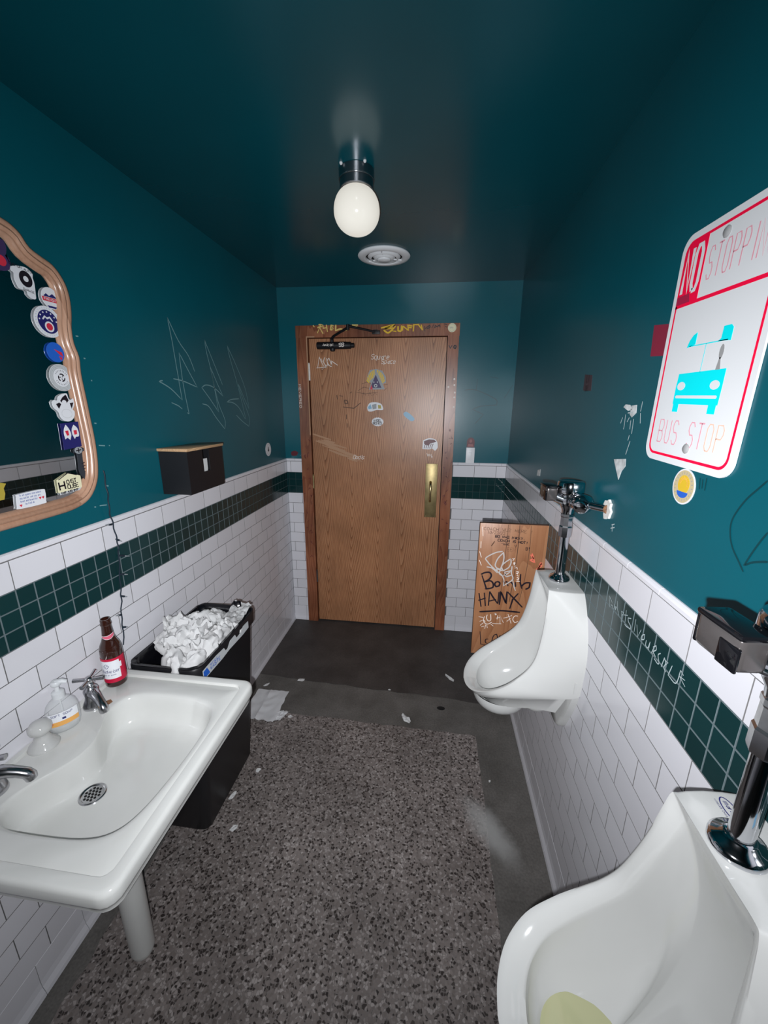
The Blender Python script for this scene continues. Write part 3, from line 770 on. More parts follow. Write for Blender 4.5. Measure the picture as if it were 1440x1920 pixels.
 'd_triangle': [[[-0.4366,1.8394],[-0.393,1.846],[-0.3543,1.8346],[-0.3323,1.7983],[-0.3296,1.7618],[-0.3538,1.7527],[-0.339,1.7205],[-0.4417,1.7179],[-0.4269,1.7618],[-0.4538,1.7664],[-0.4537,1.7985]],[[-0.393,1.8392],[-0.339,1.7251],[-0.4417,1.7225]],[[-0.3976,1.748]],[[-0.3977,1.7984],[-0.3634,1.7296],[-0.4294,1.7295]]],
 'd_oval': [[[-0.4544,1.6076],[-0.437,1.6337],[-0.3974,1.6387],[-0.3628,1.6295],[-0.3479,1.6036],[-0.3527,1.5894],[-0.3923,1.5891],[-0.4271,1.5792],[-0.4495,1.5838]],[[-0.4494,1.6076],[-0.432,1.6267],[-0.4221,1.5983],[-0.4445,1.5934]],[[-0.4221,1.622],[-0.3924,1.6293],[-0.3923,1.5985],[-0.4171,1.5936]],[[-0.3825,1.6223],[-0.3628,1.62],[-0.3602,1.5988],[-0.38,1.5986]]],
 'd_burst': [[[-0.4296,1.512],[-0.4171,1.5315],[-0.3922,1.5423],[-0.3623,1.5393],[-0.3423,1.5131],[-0.3446,1.4938],[-0.372,1.4847],[-0.4121,1.4881]]],
 'd_blue': [[[-0.2125,1.5717],[-0.1956,1.5804],[-0.171,1.5674],[-0.141,1.5393],[-0.1431,1.525],[-0.16,1.52],[-0.1898,1.5387],[-0.2098,1.5575]]],
 'd_claw': [[[-0.0781,1.3961],[-0.0443,1.4103],[-0.0051,1.4071],[0.0151,1.388],[0.0192,1.3492],[0.0029,1.3292],[-0.0173,1.3435],[-0.0367,1.3382],[-0.0812,1.3398],[-0.0797,1.3717]],[[-0.073,1.3913],[-0.0392,1.4041],[-0.0049,1.4022],[0.0103,1.388],[-0.0284,1.3775],[-0.0425,1.3626],[-0.0699,1.3719]]],
 'f_round': [[[0.0766,2.0804]],[[0.0753,2.1057]],[[0.1009,2.08]]],
 'frame_white_dots': [[[0.1058,1.7821]],[[0.1077,1.7463]],[[0.1124,1.7011]],[[0.1117,1.6715]],[[0.1101,1.6118]],[[0.071,1.7349]]],
 'sign_pts': [[[0.9515,1.5185]],[[0.9778,1.8856]],[[0.9053,1.5009]],[[0.7034,1.5047]],[[0.6806,1.531]],[[0.6942,1.7346]],[[0.9459,1.9314]],[[0.7579,1.9332]],[[0.8896,1.9197]],[[0.8841,1.8119]],[[0.9599,1.8053]],[[0.718,1.8086]],[[0.9183,1.5183]],[[0.7079,1.5186]],[[0.6946,1.5682]],[[0.8728,1.6039]],[[0.7705,1.7411]],[[0.7588,1.6739]],[[0.8873,1.724]],[[0.8972,1.6758]],[[0.928,1.5868]],[[0.9191,1.5408]],[[0.7268,1.5888]],[[0.722,1.5489]],[[0.8374,1.9004]],[[0.8199,1.5376]],[[0.9354,1.8322]],[[0.8951,1.8989]],[[0.9488,1.8275]],[[0.9591,1.9021]],[[0.8632,1.8402]],[[0.7373,1.838]],[[0.8629,1.8824]]],
}
DATA_SCRAPS = [
    (-0.746, 1.974, 0.026, 1, 'small white paper scrap at the edge of the dark door slab', 0.3, 0.55),
    (-0.940, 1.905, 0.020, 2, 'small white paper scrap between left wall and flat paper sheet', 0.9, 0.5),
    (-0.206, 1.962, 0.009, 3, 'tiny white paper speck in the middle of the dark slab edge', 0.0, 0.8),
    (0.150, 2.112, 0.042, 4, 'narrow white paper strip on the dark slab by the panel', -0.75, 0.26),
    (-0.095, 1.749, 0.036, 5, 'white paper scrap at the terrazzo edge in mid floor', -0.9, 0.5),
    (-0.711, 1.683, 0.014, 6, 'tiny white paper scrap beside the flat paper sheet', 0.2, 0.7),
    (-0.741, 1.352, 0.016, 7, 'tiny white paper scrap beside the black bin', 1.2, 0.7),
    (-0.795, 1.225, 0.026, 8, 'narrow white paper scrap against the foot of the black bin', 1.2, 0.45),
    (-0.724, 1.096, 0.020, 9, 'small white paper scrap on the terrazzo near the bin corner', 0.8, 0.6),
    (0.302, 1.438, 0.008, 10, 'tiny white chip on the concrete border under the urinals', 1.2, 0.6),
]
DATA_SHEETS = [
    (((-0.968, 1.640), (-0.783, 1.632), (-0.784, 1.866), (-0.972, 1.862)), 3, 'flat white paper towel on floor beyond the bin', 0.010, 0.003),
    (((-0.80, 1.640), (-0.752, 1.650), (-0.728, 1.718), (-0.79, 1.712)), 5, 'small translucent grey paper towel piece beside the flat sheet', 0.006, 0.0025),
]
# ================================================================== the room
# ---- floor: concrete base with a terrazzo field, a smoother strip and a dark slab by the door
floor = structure(MB().box((-1.25, YR - 0.15, -0.12), (0.70, 3.0, 0.0)).build('floor', M_CONC))
FP = lambda pts, z0, z1, mb: mb.poly(Frame((0, 0, 0), (1, 0, 0), (0, 1, 0)), pts, z0, z1)


def wobble(a, b, n, amp, seed):
    r = random.Random(seed)
    return [(a[0] + (b[0] - a[0]) * i / n + r.uniform(-amp, amp), a[1] + (b[1] - a[1]) * i / n + r.uniform(-amp, amp)) for i in range(n)]


mb = MB()
FP(wobble((-0.97, -0.9), (0.262, -0.9), 8, 0.006, 1) + wobble((0.262, -0.9), (0.266, 1.688), 40, 0.004, 2) + wobble((0.266, 1.688), (-0.97, 1.712), 26, 0.005, 3)
   + wobble((-0.97, 1.712), (-0.97, -0.9), 40, 0.012, 4), -0.004, 0.0018, mb)
mb.build('terrazzo_panel', M_TERR, floor, label='speckled brown and grey terrazzo field')
mb = MB()
FP(wobble((-1.03, 1.995), (0.474, 1.915), 24, 0.006, 5) + [(0.474, 2.72), (-1.03, 2.72)], -0.004, 0.0014, mb)
mb.build('door_slab', M_CONCD, floor, label='dark worn concrete slab at the door')
mb = MB()
FP(circle((0.092, 1.856), 0.022, 14, 0.014), 0.0, 0.0012, mb)
mb.build('floor_hole', M_DARK, floor, label='small dark hole in the concrete strip')

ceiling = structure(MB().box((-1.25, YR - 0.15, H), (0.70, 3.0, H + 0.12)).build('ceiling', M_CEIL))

# ---- walls
wall_left = structure(MB().box((LP - 0.12, YR - 0.12, 0), (LP, BP + 0.12, H)).build('wall_left', M_TEAL))
wall_right = structure(MB().box((RP, YR - 0.12, 0), (RP + 0.12, BP + 0.12, H)).build('wall_right', M_TEAL))
wall_rear = structure(MB().box((LP, YR - 0.12, 0), (RP, YR, H)).build('wall_front', M_TEAL))
DL, DR, DT = -0.842, 0.054, 2.036         # door opening
wall_back = structure(MB().box((LP, BP, 0), (DL - 0.02, BP + 0.12, H)).box((DR + 0.02, BP, 0), (RP, BP + 0.12, H)).box((DL - 0.02, BP, DT + 0.02), (DR + 0.02, BP + 0.12, H)).build('wall_back', M_TEAL))

# ---- tiles, each its own piece
Z_G0, Z_G1, Z_C1 = 1.010, 1.158, 1.236
ROW = (Z_G0 - 0.118) / 12
TILE_MESH = {}


def tile_mesh(kind, fr, key, w, h, bev, m):
    k = (kind, key, round(w, 3), round(h, 3))
    if k in TILE_MESH:
        return TILE_MESH[k]
    f = Frame((0, 0, 0), fr.ux, fr.uy)
    a, b = w / 2, h / 2
    d = 0.0055
    top = [(-a + bev, -b + bev), (a - bev, -b + bev), (a - bev, b - bev), (-a + bev, b - bev)]
    mid = [(-a, -b), (a, -b), (a, b), (-a, b)]
    vs = [f.p(u, v, 0) for u, v in top] + [f.p(u, v, -bev) for u, v in mid] + [f.p(u, v, -d) for u, v in mid]
    fs = [(0, 1, 2, 3)] + [(i, 4 + i, 4 + (i + 1) % 4, (i + 1) % 4) for i in range(4)] + [(4 + i, 8 + i, 8 + (i + 1) % 4, 4 + (i + 1) % 4) for i in range(4)]
    if kind == 'bullnose':      # rounded ledge profile swept along u
        prof = [(-b, -d), (-b, -0.001), (-b + 0.003, 0.004), (b - 0.008, 0.004), (b - 0.003, 0.0025), (b, -0.002), (b, -d)]
        vs = [f.p(u, v, w_) for u in (-a, a) for v, w_ in prof]
        n = len(prof)
        fs = [(i, n + i, n + i + 1, i + 1) for i in range(n - 1)] + [tuple(range(n)), tuple(range(2 * n - 1, n - 1, -1))]
    if kind == 'base':          # cove foot
        prof = [(-b, -d), (-b, 0.010), (-b + 0.012, 0.008), (-b + 0.03, 0.002), (-b + 0.05, 0.0), (b - 0.001, 0.0), (b, -0.001), (b, -d)]
        vs = [f.p(u, v, w_) for u in (-a, a) for v, w_ in prof]
        n = len(prof)
        fs = [(i, n + i, n + i + 1, i + 1) for i in range(n - 1)] + [tuple(range(n)), tuple(range(2 * n - 1, n - 1, -1))]
    me = bpy.data.meshes.new(kind + '_tile')
    me.from_pydata([tuple(v) for v in vs], [], [fx[::-1] for fx in fs])
    me.materials.append(m)
    me.materials.append((M_DGROUT if key == 'B' else M_LGROUT) if kind == 'green' else M_GROUT)
    if kind in ('white', 'green', 'cap'):
        for p_ in list(me.polygons)[1:]:
            p_.material_index = 1
    bm = bmesh.new()
    bm.from_mesh(me)
    bmesh.ops.recalc_face_normals(bm, faces=bm.faces)
    # open-backed shell: make sure the face looks into the room
    bm.faces.ensure_lookup_table()
    big = max(bm.faces, key=lambda x: x.calc_area())
    if big.normal.dot(f.n) < 0:
        bmesh.ops.reverse_faces(bm, faces=bm.faces)
    bm.to_mesh(me)
    bm.free()
    TILE_MESH[k] = me
    return me


RT = random.Random(11)


def tile_row(wall, fr, key, u0, u1, z0, z1, pitch, phase, kind, m, gap, single, joined):
    """tiles from u0 to u1; those inside the span `single` are separate objects, the rest go to `joined`"""
    k = math.floor((u0 - phase) / pitch)
    while True:
        a, b = phase + k * pitch, phase + (k + 1) * pitch
        k += 1
        if a >= u1 - 1e-6:
            break
        a2, b2 = max(a, u0), min(b, u1)
        if b2 - a2 < 0.008:
            continue
        w, h = b2 - a2 - gap, z1 - z0 - gap
        me = tile_mesh(kind, fr, key, w, h, 0.0005, m)
        c = fr.p((a2 + b2) / 2, (z0 + z1) / 2, 0)
        if single[0] <= (a2 + b2) / 2 <= single[1]:
            o = bpy.data.objects.new({'white': 'white_tile', 'green': 'green_tile', 'cap': 'white_tile', 'bullnose': 'ledge_tile', 'base': 'base_tile'}[kind], me)
            COL.objects.link(o)
            o.location = c
            if kind != 'bullnose':
                o.rotation_euler = [RT.uniform(-0.0022, 0.0022) for _ in range(3)]
            o.parent = wall
        else:
            joined.setdefault(m.name, MB()).add([v.co + c for v in me.vertices], [tuple(p.vertices) for p in me.polygons])


def tile_wall(wall, fr, key, spans, ph, single_w, single_g):
    joined = {}
    for u0, u1 in spans:
        mbg = MB()
        mbg.poly(fr, [(u0, 0.0), (u1, 0.0), (u1, Z_G0), (u0, Z_G0)], -0.0058, -0.0012)
        mbg.build('grout_bed', M_GROUT, wall)
        MB().poly(fr, [(u0, Z_G1), (u1, Z_G1), (u1, T_TOP - 0.003), (u0, T_TOP - 0.003)], -0.0058, -0.0012).build('grout_bed', M_GROUT, wall)
        MB().poly(fr, [(u0, Z_G0), (u1, Z_G0), (u1, Z_G1), (u0, Z_G1)], -0.0058, -0.0008).build('grout_bed', M_DGROUT if key == 'B' else M_LGROUT, wall)
        for i in range(12):
            tile_row(wall, fr, key, u0, u1, Z_G0 - (i + 1) * ROW, Z_G0 - i * ROW, 0.1413, ph['row'] + (0.0707 if i % 2 else 0.0), 'white', M_TILE, 0.0015, single_w, joined)
        tile_row(wall, fr, key, u0, u1, 0.0, 0.118, 0.1425, ph['base'], 'base', M_TILE, 0.0015, single_w, joined)
        tile_row(wall, fr, key, u0, u1, Z_G1, Z_C1, 0.1413, ph['cap'], 'cap', M_TILE, 0.0015, single_w, joined)
        tile_row(wall, fr, key, u0, u1, Z_C1, T_TOP, 0.1413, ph['cap'] + 0.03, 'bullnose', M_TILE, 0.0012, single_w, joined)
        g = (Z_G1 - Z_G0) / 3
        for i in range(3):
            tile_row(wall, fr, key, u0, u1, Z_G0 + i * g, Z_G0 + (i + 1) * g, 0.0476, ph['green'], 'green', M_GREEN, 0.0026, single_g, joined)
    for n, mb_ in joined.items():
        o = mb_.build('tile_field', MATS[n], wall)
        o['kind'] = 'stuff'


fl_ = Frame((XL, 0, 0), (0, 1, 0), (0, 0, 1))
fr_ = Frame((XR, 0, 0), (0, -1, 0), (0, 0, 1))
fb_ = Frame((0, YB, 0), (1, 0, 0), (0, 0, 1))
tile_wall(wall_left, fl_, 'L', [(YR, YB)], dict(row=0.716, cap=0.783, base=0.599, green=0.735), (0.4, 3), (0.62, 2.0))
tile_wall(wall_right, fr_, 'R', [(-YB, -YR)], dict(row=-0.626, cap=-0.555, base=-1.025, green=-0.555), (-3, -0.38), (-1.75, -0.40))
tile_wall(wall_back, fb_, 'B', [(XL, -0.918), (0.124, XR)], dict(row=0.202, cap=0.269, base=0.202, green=0.124), (-3, 3), (-3, 3))
mbr = {}
frr = Frame((0, YR + 0.006, 0), (-1, 0, 0), (0, 0, 1))

# ---- scratches and stickers that belong to the walls
MB().strokes(F_LEFT, DATA['wall_scratch'], 0.0042).build('scratched_tag', M_SCRATCH, wall_left, label='pale scratched graffiti of three jagged letters')
MB().strokes(F_LEFT, DATA['wall_nails'], 0.005).build('paint_chips', M_SCRATCH, wall_left, label='small pale paint chips')
MB().strokes(F_RTILE, [NEG(l) for l in DATA['tile_scratch']], 0.0022, 0.0006).build('scratched_writing', M_SCRATCHT, wall_right, label='white scratched writing across the green tiles')
MB().strokes(F_RIGHT, [NEG(l) for l in DATA['wall_arc']], 0.0034).build('marker_lines', M_INKD, wall_right, label='dark marker curve and arrow')
MB().strokes(F_RIGHT, [NEG(l) for l in DATA['wall_drips']], 0.0042).build('paint_drips', M_SCRATCHT, wall_right, label='pale chipped streaks')
MB().strokes(F_RIGHT, [NEG(l) for l in DATA['wall_nick']], 0.004).build('paint_chips', M_SCRATCHT, wall_right)
MB().strokes(F_BACK, DATA['back_scratch'], 0.004).build('faint_scribble', M_INKD, wall_back, label='faint dark scribble beside the door')
for k in ('wall_torn_a', 'wall_torn_a2', 'wall_torn_b', 'wall_scuff'):
    MB().poly(F_RIGHT, NEG(DATA[k][0]), 0, 0.0007).build('torn_sticker_rest', M_TORN, wall_right, label='torn scrap of a peeled sticker')

# ---- door casing
trim = structure(MB().box((-0.916, 2.652, 0), (DL, 2.68, DT)).build('trim_1', M_FRAME))
MB().box((DR, 2.652, 0), (0.122, 2.68, DT)).build('casing', M_FRAME, trim)
MB().box((-0.917, 2.650, DT), (0.124, 2.68, 2.107)).build('header', M_FRAME, trim)
MB().box((DL - 0.02, 2.6805, 0), (DL + 0.0, 2.79, DT)).box((DR, 2.6805, 0), (DR + 0.02, 2.79, DT)).box((DL, 2.6805, DT), (DR, 2.79, DT + 0.02)).build('jamb', M_FRAME, trim)
MB().box((DL - 0.006, 2.648, 1.42), (DL + 0.001, 2.6515, DT)).box((DL - 0.006, 2.648, DT), (DL + 0.05, 2.6495, DT + 0.007)).build('worn_edge', M_RUB, trim, label='pale worn inner edge of the casing')
F_TRIM = Frame((0, 2.650, 0), (1, 0, 0), (0, 0, 1))
F_TRIMS = Frame((0, 2.652, 0), (1, 0, 0), (0, 0, 1))
MB().strokes(F_TRIM, DATA['frame_yellow_l'], 0.0095).build('yellow_graffiti', M_YELP, trim, label='pale yellow marker tag on the header')
MB().strokes(F_TRIM, DATA['frame_yellow_r'], 0.0100).build('yellow_graffiti', M_YEL, trim, label='bright yellow marker tag on the header')
bl = DATA['frame_black']
MB().strokes(F_TRIM, bl[:8] + bl[10:], 0.006, 0.0009).strokes(F_TRIMS, bl[8:10], 0.008).build('black_graffiti', M_INK, trim, label='black marker scrawls on the casing')
c = DATA['f_round'][0][0]
st = MB().poly(F_TRIM, circle((c[0], c[1]), 0.0255), 0, 0.001).build('round_sticker', M_CREAM, trim, label='round cream sticker at the header corner')
mb = MB()
letters(mb, F_TRIM, 'SRA', c[0] - 0.014, c[1] - 0.004, 0.009, 0.006, 0.2, 0.0014, 0.0013)
mb.strokes(F_TRIM, [circle(c, 0.021, 20) + [(c[0] + 0.021, c[1])], [(c[0] - 0.012, c[1] - 0.012), (c[0] + 0.012, c[1] - 0.012)]], 0.0012, 0.0013)
mb.build('print', M_PGREY, st)
mb = MB()
for l in DATA['frame_white_dots']:
    mb.poly(F_TRIMS, circle((min(l[0][0], 0.116), l[0][1]), 0.006, 10), 0, 0.0007)
mb.build('white_dots', M_INKW, trim, label='white paint spots on the right casing')
mb = MB()
fv = Frame((-0.905, 2.652, 1.75), (0, 0, -1), (1, 0, 0))
letters(mb, fv, 'MEVEREO', 0.0, -0.006, 0.013, 0.017, 0.4, 0.003)
mb.build('white_graffiti', M_INKW, trim, label='small white vertical lettering on the left casing')
mb = MB()
rr = random.Random(5)
for i in range(46):                       # dense dark scrawl running down both casings
    side = i % 2
    u = (-0.905 + rr.uniform(0, 0.05)) if side == 0 else (0.062 + rr.uniform(0, 0.05))
    v = rr.uniform(0.5, 1.42) if side == 0 else rr.uniform(0.75, 1.5)
    pts = [(u + rr.uniform(-0.008, 0.012), v + rr.uniform(-0.014, 0.014)) for _ in range(4)]
    mb.ribbon(F_TRIMS, smooth2(pts), 0.0022, 0.0006 + i * 0.00001)
mb.build('dark_scrawl', M_MAROON, trim, label='dark pen scrawls down the casing')

# ---- door leaf
door = structure(MB().box((DL + 0.006, 2.669, 0.012), (DR - 0.005, 2.711, DT - 0.005)).build('door_1', M_OAK))
F_DOOR = Frame((0, 2.669, 0), (1, 0, 0), (0, 0, 1))
for z0, z1, mm in ((1.775, 1.875, M_PLASTER), (1.05, 1.14, M_BRASS), (0.33, 0.42, M_STEEL)):
    mb = MB().cyl((DL + 0.003, 2.661, z0), (DL + 0.003, 2.661, z1), 0.007, segs=12)
    mb.lathe([(0.0045, 0), (0.0055, 0.006), (0.001, 0.011)], (DL + 0.003, 2.661, z1), 10)
    h_ = mb.build('hinge', mm, door, 40)
mb = MB().rbox((-0.0135, 2.6665, 1.056), (0.08, 0.005, 0.374), 0.0015)
pl = mb.build('pull_plate', M_BRASS, door, 40, label='dull brass pull plate')
mb = MB().tube([(-0.018, 2.665, 0.985), (-0.018, 2.640, 0.990), (-0.018, 2.630, 1.002), (-0.018, 2.627, 1.05), (-0.018, 2.630, 1.10), (-0.018, 2.640, 1.112), (-0.018, 2.665, 1.117)], [0.009, 0.008, 0.0075, 0.007, 0.0075, 0.008, 0.009], 12)
mb.build('pull_handle', M_BRASS2, pl, 60, label='bright vertical brass handle')
for u, v in ((-0.045, 1.235), (0.018, 1.235), (-0.045, 0.877), (0.018, 0.877)):
    MB().lathe([(0.004, 0), (0.003, 0.002)], (u, 2.664, v), 10, direction=(0, -1, 0)).build('screw', M_BRASS, pl)
# closer
mb = MB().lathe([(0.010, 0.0), (0.021, 0.002), (0.0225, 0.01), (0.0225, 0.19), (0.021, 0.2), (0.021, 0.222), (0.015, 0.224), (0.015, 0.243), (0.010, 0.245)], (-0.775, 2.640, 1.985), 24, direction=(1, 0, 0))
mb.rbox((-0.68, 2.655, 1.985), (0.19, 0.03, 0.03), 0.003)
mb.lathe([(0.018, 0), (0.016, 0.012), (0.010, 0.016)], (-0.672, 2.64, 1.966), 14, direction=(0, 0, -1))
cl = mb.build('door_closer', M_BLACKM, door, 40, label='black tubular door closer')
mb = MB().cyl((-0.675, 2.638, 2.0), (-0.675, 2.638, 2.028), 0.011)
mb.tube([(-0.677, 2.636, 2.022), (-0.66, 2.622, 2.037), (-0.61, 2.585, 2.053), (-0.553, 2.553, 2.072)], [0.010, 0.008, 0.0075, 0.0085], 10)
mb.cyl((-0.553, 2.553, 2.06), (-0.553, 2.553, 2.09), 0.010)
mb.tube([(-0.553, 2.553, 2.082), (-0.47, 2.60, 2.072), (-0.40, 2.635, 2.062)], [0.0075, 0.0065, 0.0065], 10)
mb.rbox((-0.392, 2.644, 2.060), (0.05, 0.013, 0.022), 0.002)
mb.build('closer_arm', M_BLACKM, cl, 40)
mb = MB()
fc = Frame((-0.73, 2.6168, 1.98), (1, 0, 0), (0, 0, 1))
letters(mb, fc, 'Amicisi', 0.0, 0.0, 0.014, 0.009, 0.18, 0.0028, 0.0006, 0.1, 0.05)
letters(mb, fc, 'SB', 0.105, -0.004, 0.02, 0.014, 0.1, 0.004, 0.0006, 0.1, 0.06)
mb.build('white_graffiti', M_INKW, cl, label='white marker writing on the closer')
# writing and wear on the leaf
mb = MB()
letters(mb, F_DOOR, 'Square', -0.428, 1.905, 0.03, 0.015, 0.16, 0.0032, 0.0006, 0.25, 0.04)
letters(mb, F_DOOR, 'Space', -0.362, 1.878, 0.026, 0.014, 0.18, 0.003, 0.0006, 0.25, 0.04)
mb.build('white_writing', M_INKW, door, label='white handwriting near the top of the door')
MB().strokes(F_DOOR, DATA['door_tag'], 0.0042).build('white_tag', M_INKW, door, label='small white tag below the closer')
mb = MB()
letters(mb, F_DOOR, 'Oodis', -0.555, 1.262, 0.026, 0.014, 0.12, 0.003, 0.0006, 0.3, 0.06)
mb.build('white_writing', M_INKW, door, label='white scribble at the middle of the door')
MB().strokes(F_DOOR, DATA['door_w'], 0.0035).build('white_writing', M_INKW, door, label='short white scrawl above the pull plate')
MB().strokes(F_DOOR, DATA['door_scribble'], 0.003).build('dark_scribble', M_INKBR, door, label='faint dark scribble under the fan-shaped sticker')
MB().strokes(F_DOOR, DATA['door_dark_marks'], 0.006).build('dark_marks', M_INKBR, door, label='dark burn marks and plugged holes')
mb = MB()
rr = random.Random(21)
for i in range(26):
    t = i / 25
    u, v = -0.765 + 0.20 * t + rr.uniform(-0.02, 0.02), 1.400 - 0.135 * t + rr.uniform(-0.022, 0.022)
    L_ = rr.uniform(0.03, 0.07)
    mb.ribbon(F_DOOR, [(u - L_, v + L_ * 0.32), (u, v), (u + L_, v - L_ * 0.28)], rr.uniform(0.006, 0.013), 0.0002 + i * 0.000008)
mb.build('rubbed_patch', M_RUB, door, label='pale rubbed patch')
d = DATA['d_triangle']
st = MB().poly(F_DOOR, d[0], 0, 0.001).build('sticker', M_PGREY, door, label='fan-shaped sticker in yellow, purple and red')
mb = MB()
cx, cz = d[2][0]
cz -= 0.005
for k in range(-6, 7):
    if abs(k) < 1:
        continue
    a0 = PI / 2 - k * 0.2 - 0.075
    a1 = a0 + 0.15
    mb.poly(F_DOOR, [(cx + 0.045 * math.cos(a0), cz + 0.05 * math.sin(a0)), (cx + 0.064 * math.cos(a0), cz + 0.098 * math.sin(a0)), (cx + 0.064 * math.cos(a1), cz + 0.098 * math.sin(a1)), (cx + 0.045 * math.cos(a1), cz + 0.05 * math.sin(a1))], 0.001, 0.0014)
mb.build('yellow_rays', M_SUNY, st)
MB().poly(F_DOOR, d[1], 0.001, 0.00145).build('grey_triangle', M_PGREY, st)
MB().poly(F_DOOR, [(d[3][0][0], d[3][0][1] + 0.012), (d[3][1][0] + 0.004, d[3][1][1]), (d[3][2][0] - 0.004, d[3][2][1])], 0.001, 0.0015).build('purple_print', M_PPURP, st)
MB().poly(F_DOOR, circle((cx, cz), 0.011, 16), 0.0015, 0.0018).poly(F_DOOR, circle((cx - 0.012, cz + 0.022), 0.004, 8), 0.0015, 0.0018).poly(F_DOOR, circle((cx + 0.012, cz + 0.022), 0.004, 8), 0.0015, 0.0018).build('pale_print', M_LGREY, st)
MB().poly(F_DOOR, circle((cx, cz), 0.006, 12), 0.0018, 0.002).build('dark_print', M_PPURP, st)
MB().poly(F_DOOR, [(cx - 0.038, cz - 0.024), (cx - 0.018, cz - 0.024), (cx - 0.028, cz + 0.006)], 0.0015, 0.0019).build('red_print', M_PRED, st)
d = DATA['d_oval']
st = MB().poly(F_DOOR, smooth2(d[0] + [d[0][0]])[:-1], 0, 0.001).build('sticker', M_PWHITE, door, label='small white-edged oval sticker in blue and grey')
MB().poly(F_DOOR, d[1], 0.001, 0.0014).build('blue_print', M_LBLUE, st)
MB().poly(F_DOOR, d[2], 0.001, 0.0014).build('grey_print', M_PGREY, st)
MB().poly(F_DOOR, d[3], 0.001, 0.0014).build('gold_print', M_GOLD, st)
d = DATA['d_burst'][0]
bc = (sum(p[0] for p in d) / len(d), sum(p[1] for p in d) / len(d))
st = MB().poly(F_DOOR, [(bc[0] + math.cos(2 * PI * i / 40) * (0.042 if i % 2 else 0.037), bc[1] + math.sin(2 * PI * i / 40) * (0.030 if i % 2 else 0.026)) for i in range(40)], 0, 0.001).build('sticker', M_PWHITE, door, label='white starburst sticker with black lettering')
mb = MB()
letters(mb, F_DOOR, 'ANGEL', bc[0] - 0.028, bc[1] + 0.001, 0.015, 0.009, 0.14, 0.0032, 0.0014)
letters(mb, F_DOOR, 'BODIES', bc[0] - 0.031, bc[1] - 0.017, 0.015, 0.009, 0.12, 0.0032, 0.0014)
mb.build('lettering', M_INK, st)
d = DATA['d_blue'][0]
MB().poly(F_DOOR, smooth2(d + [d[0]])[:-1], 0, 0.0012).build('sticker', M_LBLUE, door, label='tilted light blue sticker')
d = DATA['d_claw']
st = MB().poly(F_DOOR, smooth2(d[0] + [d[0][0]])[:-1], 0, 0.001).build('sticker', M_PWHITE, door, label='white sticker with a maroon splash and stripes')
MB().poly(F_DOOR, d[1], 0.001, 0.0014).build('maroon_print', M_MAROON, st)
mb = MB()
cc = d[0][6]
for k in range(5):
    x0 = d[0][9][0] + 0.010 + k * 0.0125
    z0 = d[0][8][1]
    mb.ribbon(F_DOOR, smooth2([(x0, z0 + 0.004), (x0 + 0.002, z0 + 0.016), (x0 + 0.006, z0 + 0.028), (x0 + 0.010, z0 + 0.036)]), 0.0045, 0.0013)
mb.build('dark_stripes', M_MAROON, st)

# ---- ceiling lamp
LX, LY = -0.282, 1.468
lamp = empty('ceiling_lamp', (LX, LY, H))
MB().lathe([(0.050, 0.0), (0.0565, -0.001), (0.0565, -0.026), (0.054, -0.0275), (0.054, -0.051), (0.0525, -0.053), (0.0510, -0.050), (0.049, -0.036)], (LX, LY, H), 40).build('collar', M_STEEL, lamp, 35, label='brushed steel collar')
MB().lathe([(0.0570, -0.0265), (0.0575, -0.0275), (0.0570, -0.0285)], (LX, LY, H), 40, cap0=False, cap1=False).build('seam_ring', M_CHROME2, lamp, 60)
prof = []
for i in range(25):
    t = PI * (0.12 + 0.88 * i / 24)
    prof.append((0.0745 * (math.sin(t) ** 0.72 if t < PI / 2 else max(0.0, math.sin(t)) ** 0.94), -0.113 + 0.0685 * math.cos(t) * (1.0 if t < PI / 2 else 0.98)))
MB().lathe(prof, (LX, LY, H), 40).build('globe', M_GLOBE, lamp, 80, label='lit opal glass globe')
for a in (-0.95, -2.25):
    MB().lathe([(0.005, 0), (0.005, 0.003), (0.003, 0.006), (0.001, 0.007)], (LX + 0.062 * math.cos(a), LY + 0.062 * math.sin(a), H), 12, direction=(0, 0, -1)).build('screw', M_LGREY, lamp, 50)
tag(under(lamp), 'lit white globe ceiling lamp on a brushed steel collar', 'lamp')

# ---- round ceiling vent
VX, VY = -0.287, 2.20
vent = empty('ceiling_vent', (VX, VY, H))
MB().lathe([(0.128, 0.0), (0.130, -0.004), (0.124, -0.010), (0.098, -0.014), (0.092, -0.012), (0.092, 0.0)], (VX, VY, H), 48, cap0=False, cap1=False).build('outer_ring', M_VENT, vent, 50)
for r0, r1, z in ((0.078, 0.069, -0.016), (0.053, 0.043, -0.020)):
    MB().lathe([(r0, -0.004), (r0 + 0.003, -0.006), (r1, z), (r1 - 0.006, z), (r0 - 0.006, -0.004)], (VX, VY, H), 40, cap0=False, cap1=False).build('cone_ring', M_VENT, vent, 50)
MB().lathe([(0.034, -0.008), (0.034, -0.02), (0.030, -0.024), (0.001, -0.026)], (VX, VY, H), 32).build('centre_disc', M_VENT, vent, 50)
MB().lathe([(0.0915, -0.0005), (0.0915, -0.003), (0.001, -0.003)], (VX, VY, H), 32).build('throat_shade_disc', M_DARK, vent)  # near-black flat disc: recess shade put in as colour, no real opening
for a in range(3):
    t = a * 2 * PI / 3 + 0.5
    c_, s_ = math.cos(t), math.sin(t)
    MB().tube([(VX + 0.03 * c_, VY + 0.03 * s_, H - 0.010), (VX + 0.095 * c_, VY + 0.095 * s_, H - 0.009)], 0.004, 6).build('spoke', M_VENT, vent)
tag(under(vent), 'round white ceiling vent with concentric rings', 'vent')
